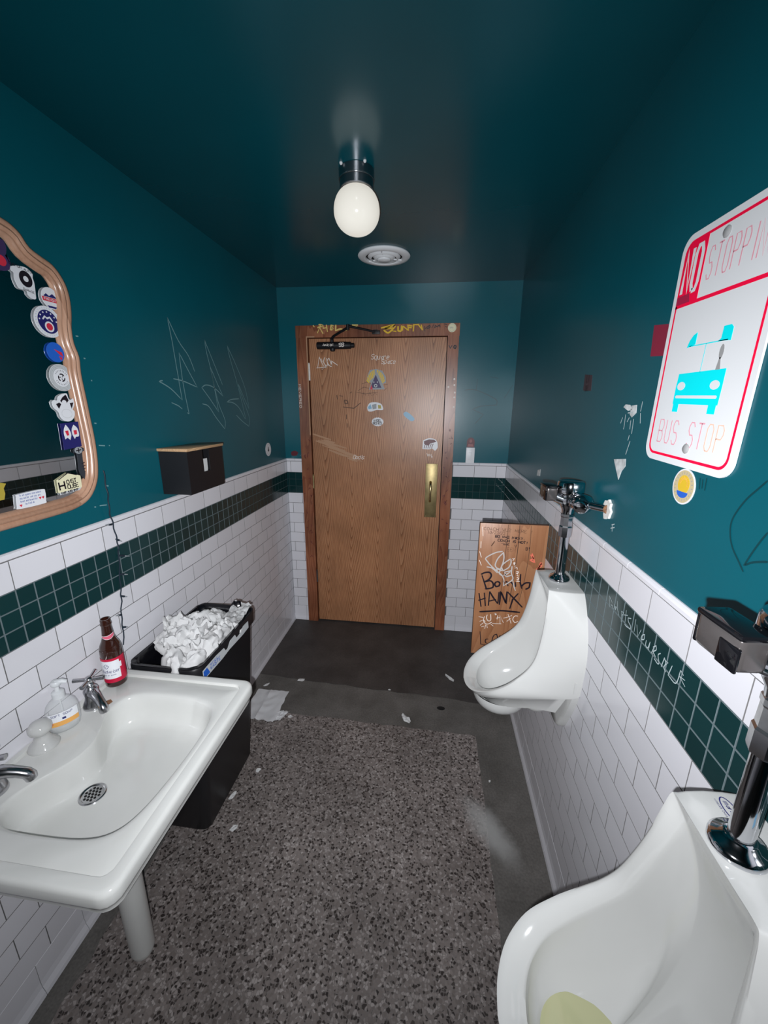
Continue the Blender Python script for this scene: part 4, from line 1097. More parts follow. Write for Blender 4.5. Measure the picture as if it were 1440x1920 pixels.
# ================================================================== left side
# ---- mirror
YC = 0.745
MO = DATA['mirror_outer'][0]
right = [(0.745, 2.058), (0.81, 2.056), (0.87, 2.049), (0.91, 2.041)] + [tuple(p) for p in MO] + [(0.88, 1.3132), (0.81, 1.3132)]
right = smooth2(right, 3)
loop2 = right + [(2 * YC - a, b) for a, b in right[::-1] if abs(a - YC) > 1e-6]
loop2 = loop2[::-1]            # counter-clockwise seen from the room
nl = len(loop2)


def inset(loop, d):
    out = []
    n = len(loop)
    for i in range(n):
        ax, ay = loop[i - 2]
        bx, by = loop[(i + 2) % n]
        tx, ty = bx - ax, by - ay
        L_ = math.hypot(tx, ty) or 1e-9
        out.append((loop[i][0] - ty / L_ * d, loop[i][1] + tx / L_ * d))
    return out


area = sum(loop2[i][0] * loop2[(i + 1) % nl][1] - loop2[(i + 1) % nl][0] * loop2[i][1] for i in range(nl))
if area < 0:
    loop2 = loop2[::-1]
mirror = empty('wall_mirror', (LP, YC, 1.3132))
loops = []
for dd, hh in ((0, 0.0), (0, 0.010), (0.004, 0.0155), (0.010, 0.018), (0.015, 0.0155), (0.0165, 0.014), (0.018, 0.017), (0.023, 0.0195), (0.028, 0.0165), (0.0295, 0.013), (0.031, 0.014), (0.035, 0.0135), (0.039, 0.008), (0.041, 0.001)):
    loops.append([F_LEFT.p(u, v, hh) for u, v in inset(loop2, dd)])
MB().loft(loops).build('frame', M_MIRRORWOOD, mirror, 50, label='wavy carved wooden frame with raised ridges')
MB().add([F_LEFT.p(u, v, 0.0022) for u, v in inset(loop2, 0.039)], [tuple(range(nl))]).build('glass', M_SILVER, mirror, label='dark reflecting mirror glass')
F_GL = Frame((LP + 0.0058, 0, 0), (0, 1, 0), (0, 0, 1))
CL = lambda p: smooth2(list(p) + [p[0]])[:-1]


def cs(key, i=0):
    return DATA[key][i][0]


d = DATA['m_edge'][0]
st = MB().poly(F_GL, CL(d), 0, 0.0008).build('sticker', M_PWHITE, mirror, label='white sticker with a pink lower half at the frame edge')
MB().poly(F_GL, inset(CL(d), 0.006)[::1], 0.0008, 0.001).build('dark_print', M_PPURP, st)
bx = d[4]
MB().poly(F_GL, circle((bx[0] - 0.014, bx[1] - 0.008), 0.012, 14), 0.001, 0.0013).build('pink_print', M_PRED, st)
d = DATA['m_diag']
st = MB().poly(F_GL, CL(d[0]), 0, 0.0008).build('sticker', M_PWHITE, mirror, label='white slanted crest sticker with a black ring')
rc = d[1][0]
MB().poly(F_GL, circle(rc, 0.0165, 24, 0.0185), 0.0008, 0.001).build('black_ring', M_INK, st)
MB().poly(F_GL, circle(rc, 0.0065, 16), 0.001, 0.0012).build('white_centre', M_PWHITE, st)
mb = MB()
letters(mb, F_GL.sub(rc[0] - 0.036, rc[1] + 0.024, -0.12), 'CUSTOM AUTO', 0, 0, 0.0052, 0.0038, 0.25, 0.0011, 0.001)
letters(mb, F_GL.sub(rc[0] - 0.012, rc[1] - 0.027, -0.1), 'GARAGE', 0, 0, 0.005, 0.0036, 0.25, 0.0010, 0.001)
mb.build('lettering', M_INK, st)
c = cs('m_badge1')
st = MB().poly(F_GL, circle(c, 0.0265, 30), 0, 0.0009).build('badge', M_PWHITE, mirror, label='round sticker with a city skyline and red band')
MB().poly(F_GL, [(c[0] - 0.021, c[1] + 0.002), (c[0] - 0.012, c[1] + 0.010), (c[0] - 0.004, c[1] + 0.005), (c[0] + 0.006, c[1] + 0.012), (c[0] + 0.0205, c[1] + 0.002)], 0.0009, 0.0011).build('navy_print', M_NAVY, st)
MB().poly(F_GL, [(c[0] - 0.014, c[1] - 0.019), (c[0] + 0.014, c[1] - 0.019), (c[0] + 0.010, c[1] - 0.024), (c[0] - 0.010, c[1] - 0.024)], 0.0009, 0.0011).build('navy_print', M_NAVY, st)
MB().poly(F_GL, [(c[0] - 0.0235, c[1] - 0.009), (c[0] + 0.0235, c[1] - 0.009), (c[0] + 0.0255, c[1] + 0.001), (c[0] - 0.0255, c[1] + 0.001)], 0.0009, 0.0012).build('red_band', M_PRED, st)
mb = MB()
letters(mb, F_GL, 'FREMONT', c[0] - 0.02, c[1] - 0.0065, 0.005, 0.0042, 0.28, 0.001, 0.0014)
mb.build('lettering', M_PWHITE, st)
c = cs('m_badge2')
st = MB().poly(F_GL, circle(c, 0.0385, 36), 0, 0.0009).build('badge', M_PWHITE, mirror, label='navy and white round badge with a red target')
MB().poly(F_GL, circle(c, 0.029, 32), 0.0009, 0.0011).build('navy_field', M_NAVY, st)
mb = MB()
for k in range(7):
    a = PI * (0.05 + 0.15 * k)
    mb.poly(F_GL, circle((c[0] + 0.024 * math.cos(a), c[1] + 0.024 * math.sin(a)), 0.0022, 5), 0.0011, 0.0013)
mb.poly(F_GL, circle((c[0] + 0.001, c[1] - 0.012), 0.013, 22), 0.0011, 0.0013)
mb.ribbon(F_GL, [(c[0] - 0.015, c[1] + 0.004), (c[0] - 0.008, c[1] + 0.012), (c[0] - 0.002, c[1] + 0.008), (c[0] + 0.006, c[1] + 0.012), (c[0] + 0.013, c[1] + 0.003)], 0.005, 0.0013)
mb.build('white_print', M_PWHITE, st)
MB().poly(F_GL, circle((c[0] + 0.001, c[1] - 0.012), 0.009, 20), 0.0013, 0.0015).build('red_target', M_PRED, st)
mb = MB()
for k in range(30):
    a = 2 * PI * k / 30
    mb.ribbon(F_GL, [(c[0] + 0.032 * math.cos(a), c[1] + 0.032 * math.sin(a)), (c[0] + 0.0355 * math.cos(a + 0.05), c[1] + 0.0355 * math.sin(a + 0.05))], 0.0011, 0.0011)
mb.build('rim_lettering', M_LBLUE, st)
c = cs('m_blue')
st = MB().poly(F_GL, circle(c, 0.0255, 28), 0, 0.0009).build('badge', M_BLUE, mirror, label='bright blue round badge with red birds')
MB().poly(F_GL, [(c[0] - 0.004, c[1] + 0.008), (c[0] + 0.018, c[1] + 0.002), (c[0] + 0.021, c[1] - 0.010), (c[0] + 0.010, c[1] - 0.004)], 0.0009, 0.0012).poly(F_GL, [(c[0] + 0.008, c[1] - 0.008), (c[0] + 0.018, c[1] - 0.012), (c[0] + 0.012, c[1] - 0.02)], 0.0009, 0.0012).build('red_print', M_PRED, st)
c = cs('m_disc')
st = MB().poly(F_GL, circle(c, 0.0355, 36), 0, 0.0009).build('badge', M_LGREY, mirror, label='grey record-shaped badge with a black centre mark')
mb = MB()
for r_ in (0.0325, 0.029, 0.0255):
    mb.ribbon(F_GL, circle(c, r_, 36) + [(c[0] + r_, c[1])], 0.0009, 0.0011)
mb.build('grooves', M_PGREY, st)
MB().poly(F_GL, circle(c, 0.0235, 30), 0.0009, 0.0012).build('white_label', M_PWHITE, st)
mb = MB()
for k in range(3):
    a = 2 * PI * k / 3 + 0.4
    mb.ribbon(F_GL, [(c[0] + 0.0095 * math.cos(a + t), c[1] + 0.0095 * math.sin(a + t)) for t in (0.1, 0.5, 0.9, 1.3, 1.7)], 0.0034, 0.0014)
    mb.ribbon(F_GL, [(c[0] + 0.002 * math.cos(a), c[1] + 0.002 * math.sin(a)), (c[0] + 0.0095 * math.cos(a + 0.6), c[1] + 0.0095 * math.sin(a + 0.6))], 0.0028, 0.0015)
for k in range(9):
    a = 0.5 + k * 0.26
    mb.ribbon(F_GL, [(c[0] + 0.0165 * math.cos(a), c[1] + 0.0165 * math.sin(a)), (c[0] + 0.0205 * math.cos(a), c[1] + 0.0205 * math.sin(a))], 0.0016, 0.0014)
    a += PI
    mb.ribbon(F_GL, [(c[0] + 0.0165 * math.cos(a), c[1] + 0.0165 * math.sin(a)), (c[0] + 0.0205 * math.cos(a), c[1] + 0.0205 * math.sin(a))], 0.0016, 0.0014)
mb.build('black_mark', M_INK, st)
d = DATA['m_figure']
st = MB().poly(F_GL, CL(d[0]), 0, 0.0008).build('sticker', M_PWHITE, mirror, label='white cut-out sticker of a figure with raised arms')
for k in (1, 2, 3):
    MB().poly(F_GL, d[k], 0.0008, 0.001).build('black_print', M_INK, st)
c = d[4][0]
MB().ribbon(F_GL, circle(c, 0.016, 22, 0.012) + [(c[0] + 0.016, c[1])], 0.0012, 0.001).build('grey_ring', M_LGREY, st)
MB().poly(F_GL, circle((c[0] - 0.002, c[1] + 0.030), 0.007, 14), 0.001, 0.0013).build('pale_face', M_PWHITE, st)
d = DATA['m_square']
st = MB().poly(F_GL, [d[0][0], d[0][1], d[0][3], d[0][4]], 0, 0.0008).build('sticker', M_NAVY, mirror, label='navy square sticker with two white leaf shapes')
for k in (1, 2):
    wp = MB().poly(F_GL, CL(d[k]), 0.0008, 0.001).build('white_print', M_PWHITE, st)
    MB().poly(F_GL, d[k + 2], 0.001, 0.0013).build('red_print', M_PRED, st)
d = DATA['m_screw']
st = MB().poly(F_GL, CL(d[0]), 0, 0.0008).build('sticker', mat('print_charcoal', (0.035, 0.04, 0.05), 0.35), mirror, label='dark grey sticker shaped like a cross-head screw')
c = d[1][0]
MB().poly(F_GL, circle(c, 0.013, 20, 0.010), 0.0008, 0.001).build('screw_head_print', M_PGREY, st)
mb = MB().ribbon(F_GL, [(c[0] - 0.009, c[1] - 0.001), (c[0] + 0.009, c[1] + 0.001)], 0.0045, 0.0012).ribbon(F_GL, [(c[0], c[1] + 0.007), (c[0], c[1] - 0.007)], 0.0045, 0.0013)
for k in range(5):
    mb.ribbon(F_GL, [(c[0] + 0.001 + k * 0.0022, c[1] - 0.040 - k * 0.008), (c[0] + 0.013 + k * 0.0018, c[1] - 0.037 - k * 0.008)], 0.003, 0.001)
mb.build('black_print', M_INK, st)
d = DATA['m_house']
st = MB().poly(F_GL, d[0], 0, 0.0009).build('sticker', M_CREAM, mirror, label='cream house-shaped sticker lettered HOIST HOUSE')
h0, h1, h2, h3, h4 = [Vector(p) for p in d[0]]
ex = (h3 - h4).normalized()
fh = Frame(F_GL.p(h4.x, h4.y), F_GL.ux * ex.x + F_GL.uy * ex.y, F_GL.uy * ex.x - F_GL.ux * ex.y)
W_ = (h3 - h4).length
HH = (h0 - h4).length
mb = MB()
mb.ribbon(fh, [(W_ * 0.1, HH * 0.98), (W_ * 0.52, HH * 1.36), (W_ * 0.88, HH * 1.06)], 0.003, 0.0012)
letters(mb, fh, 'H', W_ * 0.08, HH * 0.18, HH * 0.62, W_ * 0.22, 0, 0.0045, 0.0012)
letters(mb, fh, 'OIST', W_ * 0.40, HH * 0.52, HH * 0.30, W_ * 0.105, 0.10, 0.0026, 0.0012)
letters(mb, fh, 'OUSE', W_ * 0.40, HH * 0.14, HH * 0.30, W_ * 0.105, 0.10, 0.0026, 0.0012)
letters(mb, fh, 'EAST AUTO SHOP', W_ * 0.10, -HH * 0.13, HH * 0.13, W_ * 0.045, 0.10, 0.0018, 0.0012)
mb.build('lettering', M_INK, st)
MB().poly(fh, [(W_ * 0.05, -HH * 0.18), (W_ * 0.98, -HH * 0.18), (W_ * 0.98, 0.0), (W_ * 0.05, 0.0)], 0, 0.0008).build('footer_strip', M_LGREY, st)
d = DATA['m_card'][0]
st = MB().poly(F_GL, CL(d), 0, 0.0009).build('sticker', M_PWHITE, mirror, label='white rounded card sticker with tiny blue text and red hearts')
c0 = Vector(d[6])
ex = (Vector(d[5]) - Vector(d[6])).normalized()
fh = Frame(F_GL.p(c0.x, c0.y), F_GL.ux * ex.x + F_GL.uy * ex.y, F_GL.uy * ex.x - F_GL.ux * ex.y)
mb = MB()
for k, t in enumerate(('To all queens everywhere', 'you matter and you are', 'loved and beautiful', 'be kind ok')):
    letters(mb, fh, t, 0.006 + (0.012 if k == 3 else 0), 0.031 - k * 0.0078, 0.0048, 0.0019, 0.12, 0.0008, 0.0012)
mb.build('lettering', mat('print_faded_blue', (0.16, 0.2, 0.42), 0.5), st)
for u, v in ((0.006, 0.008), (0.058, 0.017), (0.066, 0.017)):
    MB().poly(fh, [(u, v - 0.004), (u + 0.0035, v + 0.001), (u + 0.002, v + 0.003), (u, v + 0.0015), (u - 0.002, v + 0.003), (u - 0.0035, v + 0.001)], 0.0009, 0.0013).build('heart', M_PRED, st)
d = DATA['m_gold'][0]
MB().poly(F_GL, d, 0, 0.0008).build('sticker', M_GOLD, mirror, label='jagged gold sticker at the lower glass')
tag(under(mirror), 'wall mirror in wavy carved wooden frame covered with stickers', 'mirror')

# ---- paper towel dispenser
DX0, DX1, DY0, DY1, DZ0, DZ1 = LP + 0.001, -0.921, 1.379, 1.628, 1.276, 1.441
disp = empty('towel_dispenser', (DX0, (DY0 + DY1) / 2, DZ0))
mb = MB().box((DX0, DY0, DZ0), (DX1, DY0 + 0.004, DZ1)).box((DX0, DY1 - 0.004, DZ0), (DX1, DY1, DZ1))
mb.box((DX0, DY0 + 0.004, DZ0), (DX0 + 0.004, DY1 - 0.004, DZ1))
yc = (DY0 + DY1) / 2
sl0, sl1, sz = yc - 0.023, yc + 0.023, DZ0 + 0.075
mb.box((DX1 - 0.004, DY0 + 0.004, DZ0), (DX1, sl0, DZ1)).box((DX1 - 0.004, sl1, DZ0), (DX1, DY1 - 0.004, DZ1)).box((DX1 - 0.004, sl0, DZ0), (DX1, sl1, sz))
mb.box((DX0 + 0.004, DY0 + 0.004, DZ0), (DX1 - 0.004, DY1 - 0.004, DZ0 + 0.004))
mb.build('case', M_BLACKM, disp, label='matt black metal case with a front slot')
MB().rbox(((DX0 + DX1) / 2 + 0.002, yc, DZ1 + 0.006), (DX1 - DX0 + 0.008, DY1 - DY0 + 0.012, 0.011), 0.002).build('lid', M_LID, disp, 40, label='light wooden lid')
ft = Frame((DX1 - 0.008, yc, sz - 0.012), (0, 1, 0), (0, 0, 1))
MB().poly(ft, [(-0.018, 0.062), (0.018, 0.062)] + [(0.018 * math.cos(-PI * t / 10), 0.022 + 0.020 * math.sin(-PI * t / 10)) for t in range(0, 11)], -0.003, 0.0).build('paper', M_PAPER, disp, label='white paper showing in the slot')
tag(under(disp), 'black towel dispenser with wooden lid on teal wall', 'dispenser')

# ---- round sticker on the left wall
c = cs('round_left')
st = MB().poly(F_LEFT, circle(c, 0.041, 30), 0, 0.0009).build('wall_sticker', M_PWHITE)
MB().poly(F_LEFT, [(c[0] - 0.010, c[1] - 0.008), (c[0], c[1] - 0.015), (c[0] + 0.011, c[1] - 0.006), (c[0] + 0.006, c[1] + 0.003), (c[0] + 0.003, c[1] + 0.016), (c[0] - 0.006, c[1] + 0.018), (c[0] - 0.003, c[1] + 0.004)], 0.0009, 0.0012).build('black_print', M_INK, st)
mb = MB()
for k in range(16):
    a = 2 * PI * k / 16
    mb.ribbon(F_LEFT, [(c[0] + 0.028 * math.cos(a), c[1] + 0.028 * math.sin(a)), (c[0] + 0.034 * math.cos(a), c[1] + 0.034 * math.sin(a))], 0.004, 0.0012)
mb.build('rim_lettering', M_PGREY, st)
tag(st, 'round white sticker with black emblem on left wall near corner', 'sticker')

# ---- string of dark fairy lights hanging down the tiles
sl = DATA['string'][0]
sp = cat3([(a, b) for a, b in sl], 4)
fw = Frame((XL, 0, 0), (0, 1, 0), (0, 0, 1))
strg = empty('string_lights', fw.p(sl[-1][0], sl[-1][1], 0.006))
MB().tube([fw.p(a, b, 0.006 + 0.002 * math.sin(i * 1.3)) for i, (a, b) in enumerate(sp)], 0.0020, 6).build('cable', M_CABLE, strg, 60)
for a, b in DATA['string_bulbs']:
    mb = MB().tube([fw.p(*a, 0.006), fw.p((a[0] + b[0]) / 2, (a[1] + b[1]) / 2, 0.008)], 0.0032, 8)
    bo = mb.build('socket', M_CABLE, strg, 60)
    MB().tube([fw.p((a[0] + b[0]) / 2, (a[1] + b[1]) / 2, 0.008), fw.p(*b, 0.010)], [0.0026, 0.0012], 8).build('bulb', M_PGREY, bo, 60)
tag(under(strg), 'dark cable of unlit fairy lights hanging down beside mirror', 'string lights')

# ================================================================== sink
SZ = 0.745
SX0, SX1, SY0, SY1 = XL + 0.002, -0.552, 0.442, 1.042
CX, CY = -0.775, 0.735
NA = 200


def radial(poly, ang, c=(CX, CY)):
    dx, dy = math.cos(ang), math.sin(ang)
    best = None
    n = len(poly)
    for i in range(n):
        x0, y0 = poly[i][0] - c[0], poly[i][1] - c[1]
        x1, y1 = poly[(i + 1) % n][0] - c[0], poly[(i + 1) % n][1] - c[1]
        ex, ey = x1 - x0, y1 - y0
        den = dx * ey - dy * ex
        if abs(den) < 1e-12:
            continue
        t = (x0 * ey - y0 * ex) / den
        s = (x0 * dy - y0 * dx) / den
        if t > 0 and -1e-9 <= s <= 1 + 1e-9 and (best is None or t < best):
            best = t
    return best


def ring(poly, z):
    out = []
    for i in range(NA):
        a = 2 * PI * i / NA
        t = radial(poly, a)
        zz = z(CX + t * math.cos(a), CY + t * math.sin(a)) if callable(z) else z
        out.append((CX + t * math.cos(a), CY + t * math.sin(a), zz))
    return out


def srect(d, r=0.03, back=0.0):
    x0 = SX0 + back
    out = []
    for cx, cy, a, rr_ in ((SX1 - d - r, SY1 - d - r, 0, r), (x0 + 0.008, SY1 - d - 0.008, 90, 0.008), (x0 + 0.008, SY0 + d + 0.008, 180, 0.008), (SX1 - d - r, SY0 + d + r, 270, r)):
        for i in range(9):
            t = math.radians(a + 90 * i / 8)
            out.append((cx + rr_ * math.cos(t), cy + rr_ * math.sin(t)))
    return out


OPEN = smooth2([(-0.700, 0.943), (-0.645, 0.925), (-0.615, 0.885), (-0.604, 0.80), (-0.606, 0.69), (-0.618, 0.60), (-0.645, 0.553), (-0.70, 0.533), (-0.80, 0.528), (-0.88, 0.532), (-0.922, 0.552),
                (-0.932, 0.59), (-0.918, 0.63), (-0.893, 0.67), (-0.877, 0.705), (-0.873, 0.735), (-0.877, 0.765), (-0.893, 0.80), (-0.915, 0.84), (-0.925, 0.88), (-0.912, 0.920), (-0.87, 0.943), (-0.79, 0.948), (-0.700, 0.943)], 4)[:-1]
BC = (-0.815, 0.695)


def oscale(k, cx=BC[0], cy=BC[1]):
    return [(cx + (x - cx) * k, cy + (y - cy) * k) for x, y in OPEN]


sink = empty('wall_sink', (-0.79, 0.742, 0))
loops = [ring(srect(0.05, 0.02), 0.684), ring(srect(0.014), 0.684), ring(srect(0.008), 0.688), ring(srect(0.007), 0.703), ring(srect(0.0045), 0.706), ring(srect(0.001), 0.709), ring(srect(0.0), 0.714),
         ring(srect(0.0), 0.733), ring(srect(0.0015), 0.739), ring(srect(0.005), 0.7435), ring(srect(0.010, 0.028), SZ), ring(srect(0.028, 0.022, 0.012), SZ), ring(srect(0.0295, 0.021, 0.014), SZ - 0.0005), ring(srect(0.0305, 0.02, 0.016), SZ - 0.009), ring(srect(0.033, 0.018, 0.02), SZ - 0.0085), ring(srect(0.036, 0.018, 0.02), SZ - 0.0065)]
loops += [ring(oscale(1.05), SZ - 0.007), ring(oscale(1.02), SZ - 0.008), ring(oscale(1.0), SZ - 0.0105), ring(oscale(0.985), SZ - 0.016), ring(oscale(0.97), SZ - 0.028),
          ring(oscale(0.95), SZ - 0.052), ring(oscale(0.925), SZ - 0.074), ring(oscale(0.885), SZ - 0.088), ring(oscale(0.82), SZ - 0.0955), ring(oscale(0.70), SZ - 0.099), ring(oscale(0.45), SZ - 0.1005), ring(oscale(0.24), SZ - 0.101)]
mb = MB().loft(loops)
n0 = len(mb.v)
mb.add([(BC[0], BC[1], SZ - 0.101)], [])
last = (len(loops) - 1) * NA
mb.f += [(last + j, last + (j + 1) % NA, n0) for j in range(NA)]
# underside of the bowl
ul = [ring(srect(0.05, 0.02), 0.684), ring(oscale(1.04), 0.66), ring(oscale(0.98), 0.625), ring(oscale(0.8), 0.596), ring(oscale(0.4), 0.588)]
mb.loft(ul, flip=True, cap1=True)
mb.build('basin', M_SINKP, sink, 50, label='white porcelain basin with a raised rim')
# drain
DRX, DRY = -0.834, 0.690
zb = SZ - 0.1000
mb = MB().lathe([(0.031, -0.004), (0.031, 0.0015), (0.029, 0.003), (0.026, 0.0025), (0.024, 0.0005), (0.001, 0.0)], (DRX, DRY, zb), 32)
dr = mb.build('drain', M_CHROME2, sink, 40, label='round metal drain strainer')
mb = MB()
for i in range(-2, 3):
    for j in range(-2, 3):
        x, y = (i + (0.5 if j % 2 else 0)) * 0.0088, j * 0.0078
        if math.hypot(x, y) < 0.0205:
            mb.lathe([(0.0030, 0.0), (0.0030, 0.0006)], (DRX + x, DRY + y, zb + 0.0006), 8)
mb.build('strainer_holes', M_DARK, dr)
# leg
MB().lathe([(0.0285, 0), (0.031, 0.006), (0.033, 0.02), (0.034, 0.25), (0.038, 0.60)], (-0.822, 0.722, 0.0018), 28).build('leg', M_SINKP, sink, 50, label='round cream support leg')


def faucet(y, side):
    x, z = -0.983, SZ - 0.0065
    mb = MB().lathe([(0.0265, 0), (0.027, 0.004), (0.025, 0.012), (0.0195, 0.024), (0.017, 0.036), (0.0185, 0.046), (0.0195, 0.054), (0.0175, 0.062), (0.0125, 0.068), (0.0115, 0.073), (0.0135, 0.076), (0.0115, 0.081), (0.007, 0.084)], (x, y, z), 28)
    f = mb.build('faucet', M_CHROME2, sink, 45, label='old chrome basin tap with a cross handle')
    dx, dy = 0.90, -0.44 * side
    sp = [(0.0, 0.048), (0.018, 0.050), (0.036, 0.046), (0.052, 0.039), (0.066, 0.031), (0.072, 0.022), (0.073, 0.014)]
    mb = MB().tube([(x + a * dx, y + a * dy, z + b) for a, b in sp], [0.016, 0.0145, 0.0125, 0.0115, 0.0118, 0.0125, 0.0115], 14)
    mb.build('spout', M_CHROME2, f, 60)
    mb = MB()
    for k in range(4):
        a = k * PI / 2 + 0.35
        mb.tube([(x, y, z + 0.088), (x + 0.014 * math.cos(a), y + 0.014 * math.sin(a), z + 0.090), (x + 0.040 * math.cos(a), y + 0.040 * math.sin(a), z + 0.091)], [0.007, 0.0048, 0.006], 10)
    mb.lathe([(0.010, 0.080), (0.0115, 0.088), (0.010, 0.095), (0.004, 0.099)], (x, y, z), 18)
    mb.build('cross_handle', M_CHROME2, f, 50)
    return f


faucet(0.876, 1)
faucet(0.598, -1)
MB().lathe([(0.034, 0), (0.035, 0.003), (0.032, 0.008), (0.024, 0.017), (0.019, 0.024), (0.0185, 0.027), (0.0165, 0.029), (0.0165, 0.040), (0.0185, 0.042), (0.0245, 0.048), (0.0262, 0.055), (0.0255, 0.062), (0.020, 0.070), (0.010, 0.075), (0.001, 0.076)], (-0.992, 0.728, SZ - 0.0065), 32).build('ceramic_knob', M_PORC, sink, 50, label='white ceramic knob behind the basin')
MB().poly(Frame((-0.975, 0.735, SZ - 0.0063), (1, 0, 0), (0, 1, 0)), [(0.010, 0.158), (0.020, 0.146), (0.034, 0.150), (0.036, 0.162), (0.022, 0.170)], 0, 0.0003).build('rust_stain', M_RUST, sink)
tag(under(sink), 'white porcelain wall sink with two old chrome taps', 'sink')

# ---- soap bottle
bx_, by_ = -0.990, 0.790
bz = SZ - 0.0055
ROT = -PI / 4 + 0.15     # broad side towards the room
soap = empty('soap_bottle', (bx_, by_, bz))


def eloop(a, b, z, n=36):
    out = []
    for i in range(n):
        t = 2 * PI * i / n
        x, y = a * math.cos(t), b * math.sin(t)
        out.append((bx_ + x * math.cos(ROT + PI / 2) - y * math.sin(ROT + PI / 2), by_ + x * math.sin(ROT + PI / 2) + y * math.cos(ROT + PI / 2), bz + z))
    return out


body = [(0.030, 0.018, 0.0), (0.034, 0.0205, 0.004), (0.0375, 0.022, 0.02), (0.0385, 0.0225, 0.045), (0.037, 0.0215, 0.065), (0.032, 0.019, 0.082), (0.023, 0.015, 0.093), (0.014, 0.0125, 0.099), (0.0125, 0.0125, 0.106)]
MB().loft([eloop(a, b, z) for a, b, z in body], cap0=True, cap1=True).build('bottle', M_CLEAR, soap, 60, label='clear oval plastic bottle')
MB().loft([eloop(a - 0.003, b - 0.003, z) for a, b, z in body[:3]], cap0=True, cap1=True).build('soap', M_SOAP, soap, 60, label='clear soap left at the bottom')
mb = MB().lathe([(0.0145, 0.100), (0.0145, 0.116), (0.011, 0.119), (0.006, 0.120), (0.005, 0.134), (0.010, 0.136), (0.012, 0.140), (0.012, 0.147), (0.009, 0.150)], (bx_, by_, bz), 24)
mb.tube([(bx_, by_, bz + 0.144), (bx_ + 0.012, by_ + 0.008, bz + 0.146), (bx_ + 0.020, by_ + 0.013, bz + 0.141)], [0.0085, 0.007, 0.005], 10)
mb.build('pump', M_FROST, soap, 45, label='frosted pump head')
MB().tube([(bx_, by_, bz + 0.1), (bx_ + 0.004, by_, bz + 0.02)], 0.002, 8).build('dip_tube', M_FROST, soap)
rf = RoundFrame((bx_, by_, bz), 0.0395, -PI / 2, 0.0232, ROT + PI / 2)


def wrap(fr, u0, u1, v0, v1, w, n=14):
    mb = MB()
    us = [u0 + (u1 - u0) * i / n for i in range(n + 1)]
    vs = [fr.p(u, v0, w) for u in us] + [fr.p(u, v1, w) for u in us]
    return mb.add(vs, [(i, i + 1, n + 2 + i, n + 1 + i) for i in range(n)])


lb = wrap(rf, -0.036, 0.036, 0.040, 0.066, 0.0006).build('label', M_PWHITE, soap, label='white paper label')
wrap(rf, -0.036, 0.036, 0.026, 0.040, 0.0006).build('orange_band', M_ORANGE, lb)
wrap(rf, -0.036, -0.026, 0.034, 0.040, 0.0009).build('red_corner', M_PRED, lb)
mb = MB()
letters(mb, rf, 'SOFT SOAP', -0.028, 0.056, 0.006, 0.004, 0.25, 0.001, 0.0010)
mb.build('lettering', M_NAVY, lb)
wrap(rf, -0.004, 0.004, 0.044, 0.050, 0.0010).build('blue_mark', M_NAVY, lb)
tag(under(soap), 'clear pump soap bottle on sink ledge beside tap', 'bottle')

# ---- beer bottle
qx, qy = -0.988, 0.972
qz = SZ - 0.0005
beer = empty('beer_bottle', (qx, qy, qz))
MB().lathe([(0.026, 0), (0.0295, 0.003), (0.0305, 0.008), (0.0305, 0.115), (0.0300, 0.128), (0.0265, 0.142), (0.0205, 0.155), (0.0165, 0.168), (0.0145, 0.190), (0.0135, 0.207), (0.0152, 0.2085), (0.0152, 0.213), (0.0138, 0.2145), (0.0138, 0.226), (0.0125, 0.228), (0.0100, 0.2275), (0.0095, 0.20)], (qx, qy, qz), 36).build('glass', M_GLASSB, beer, 50, label='dark brown glass')
rb = RoundFrame((qx, qy, qz), 0.0307, -PI / 4 + 0.05)
lb = wrap(rb, -0.055, 0.055, 0.020, 0.104, 0.0003, 28).build('label', M_RED, beer, label='red paper label')
wl = wrap(rb, -0.050, 0.014, 0.034, 0.096, 0.0006, 20).build('white_panel', M_PWHITE, lb)
mb = MB()
for i, (u, v) in enumerate(((0.012, 0.076), (0.0165, 0.070), (0.013, 0.064))):
    pass
mb = wrap(rb, 0.014, 0.020, 0.068, 0.086, 0.0006, 4)
mb.build('white_scroll', M_PWHITE, lb)
mb = MB()
letters(mb, rb, 'Budweiser', -0.038, 0.056, 0.010, 0.0050, 0.10, 0.0011, 0.0009, 0.15)
letters(mb, rb, 'KING OF BEERS', -0.034, 0.046, 0.0036, 0.0021, 0.2, 0.0005, 0.0009)
mb.strokes(rb, [[(-0.030, 0.079), (-0.022, 0.087), (-0.014, 0.079), (-0.022, 0.071), (-0.030, 0.079)], [(-0.026, 0.076), (-0.018, 0.083)], [(-0.036, 0.091), (-0.008, 0.091)]], 0.0012, 0.0009)
mb.build('lettering', M_NAVY, lb)
rn = RoundFrame((qx, qy, qz), 0.0162, -PI / 4 - 0.1)
mb = MB()
n = 14
us = [-0.016 + 0.034 * i / n for i in range(n + 1)]
top = [(u, 0.176 + 0.006 * max(0, u / 0.018) + 0.001) for u in us]
bot = [(u, 0.176 - 0.011 * math.sin(PI * i / n) ** 0.8) for i, u in enumerate(us)]
mb.add([rn.p(u, v, 0.0012) for u, v in top] + [rn.p(u, v, 0.0018) for u, v in bot], [(i, n + 1 + i, n + 2 + i, i + 1) for i in range(n)])
nk = mb.build('neck_label', mat('label_pink', (0.62, 0.11, 0.17), 0.4), beer, label='small red and white neck label')
MB().ribbon(rn, top, 0.0012, 0.0022).ribbon(rn, bot, 0.0012, 0.0026).build('white_edge', M_PWHITE, nk)
tag(under(beer), 'brown beer bottle with red and white label on sink corner', 'bottle')

# ================================================================== waste bin
bin_ = empty('waste_bin', (-0.895, 1.265, 0))


def brect(x0, y0, x1, y1, r, z, n=5):
    return [(x, y, z) for x, y in rrect(x0, y0, x1, y1, r, n)]


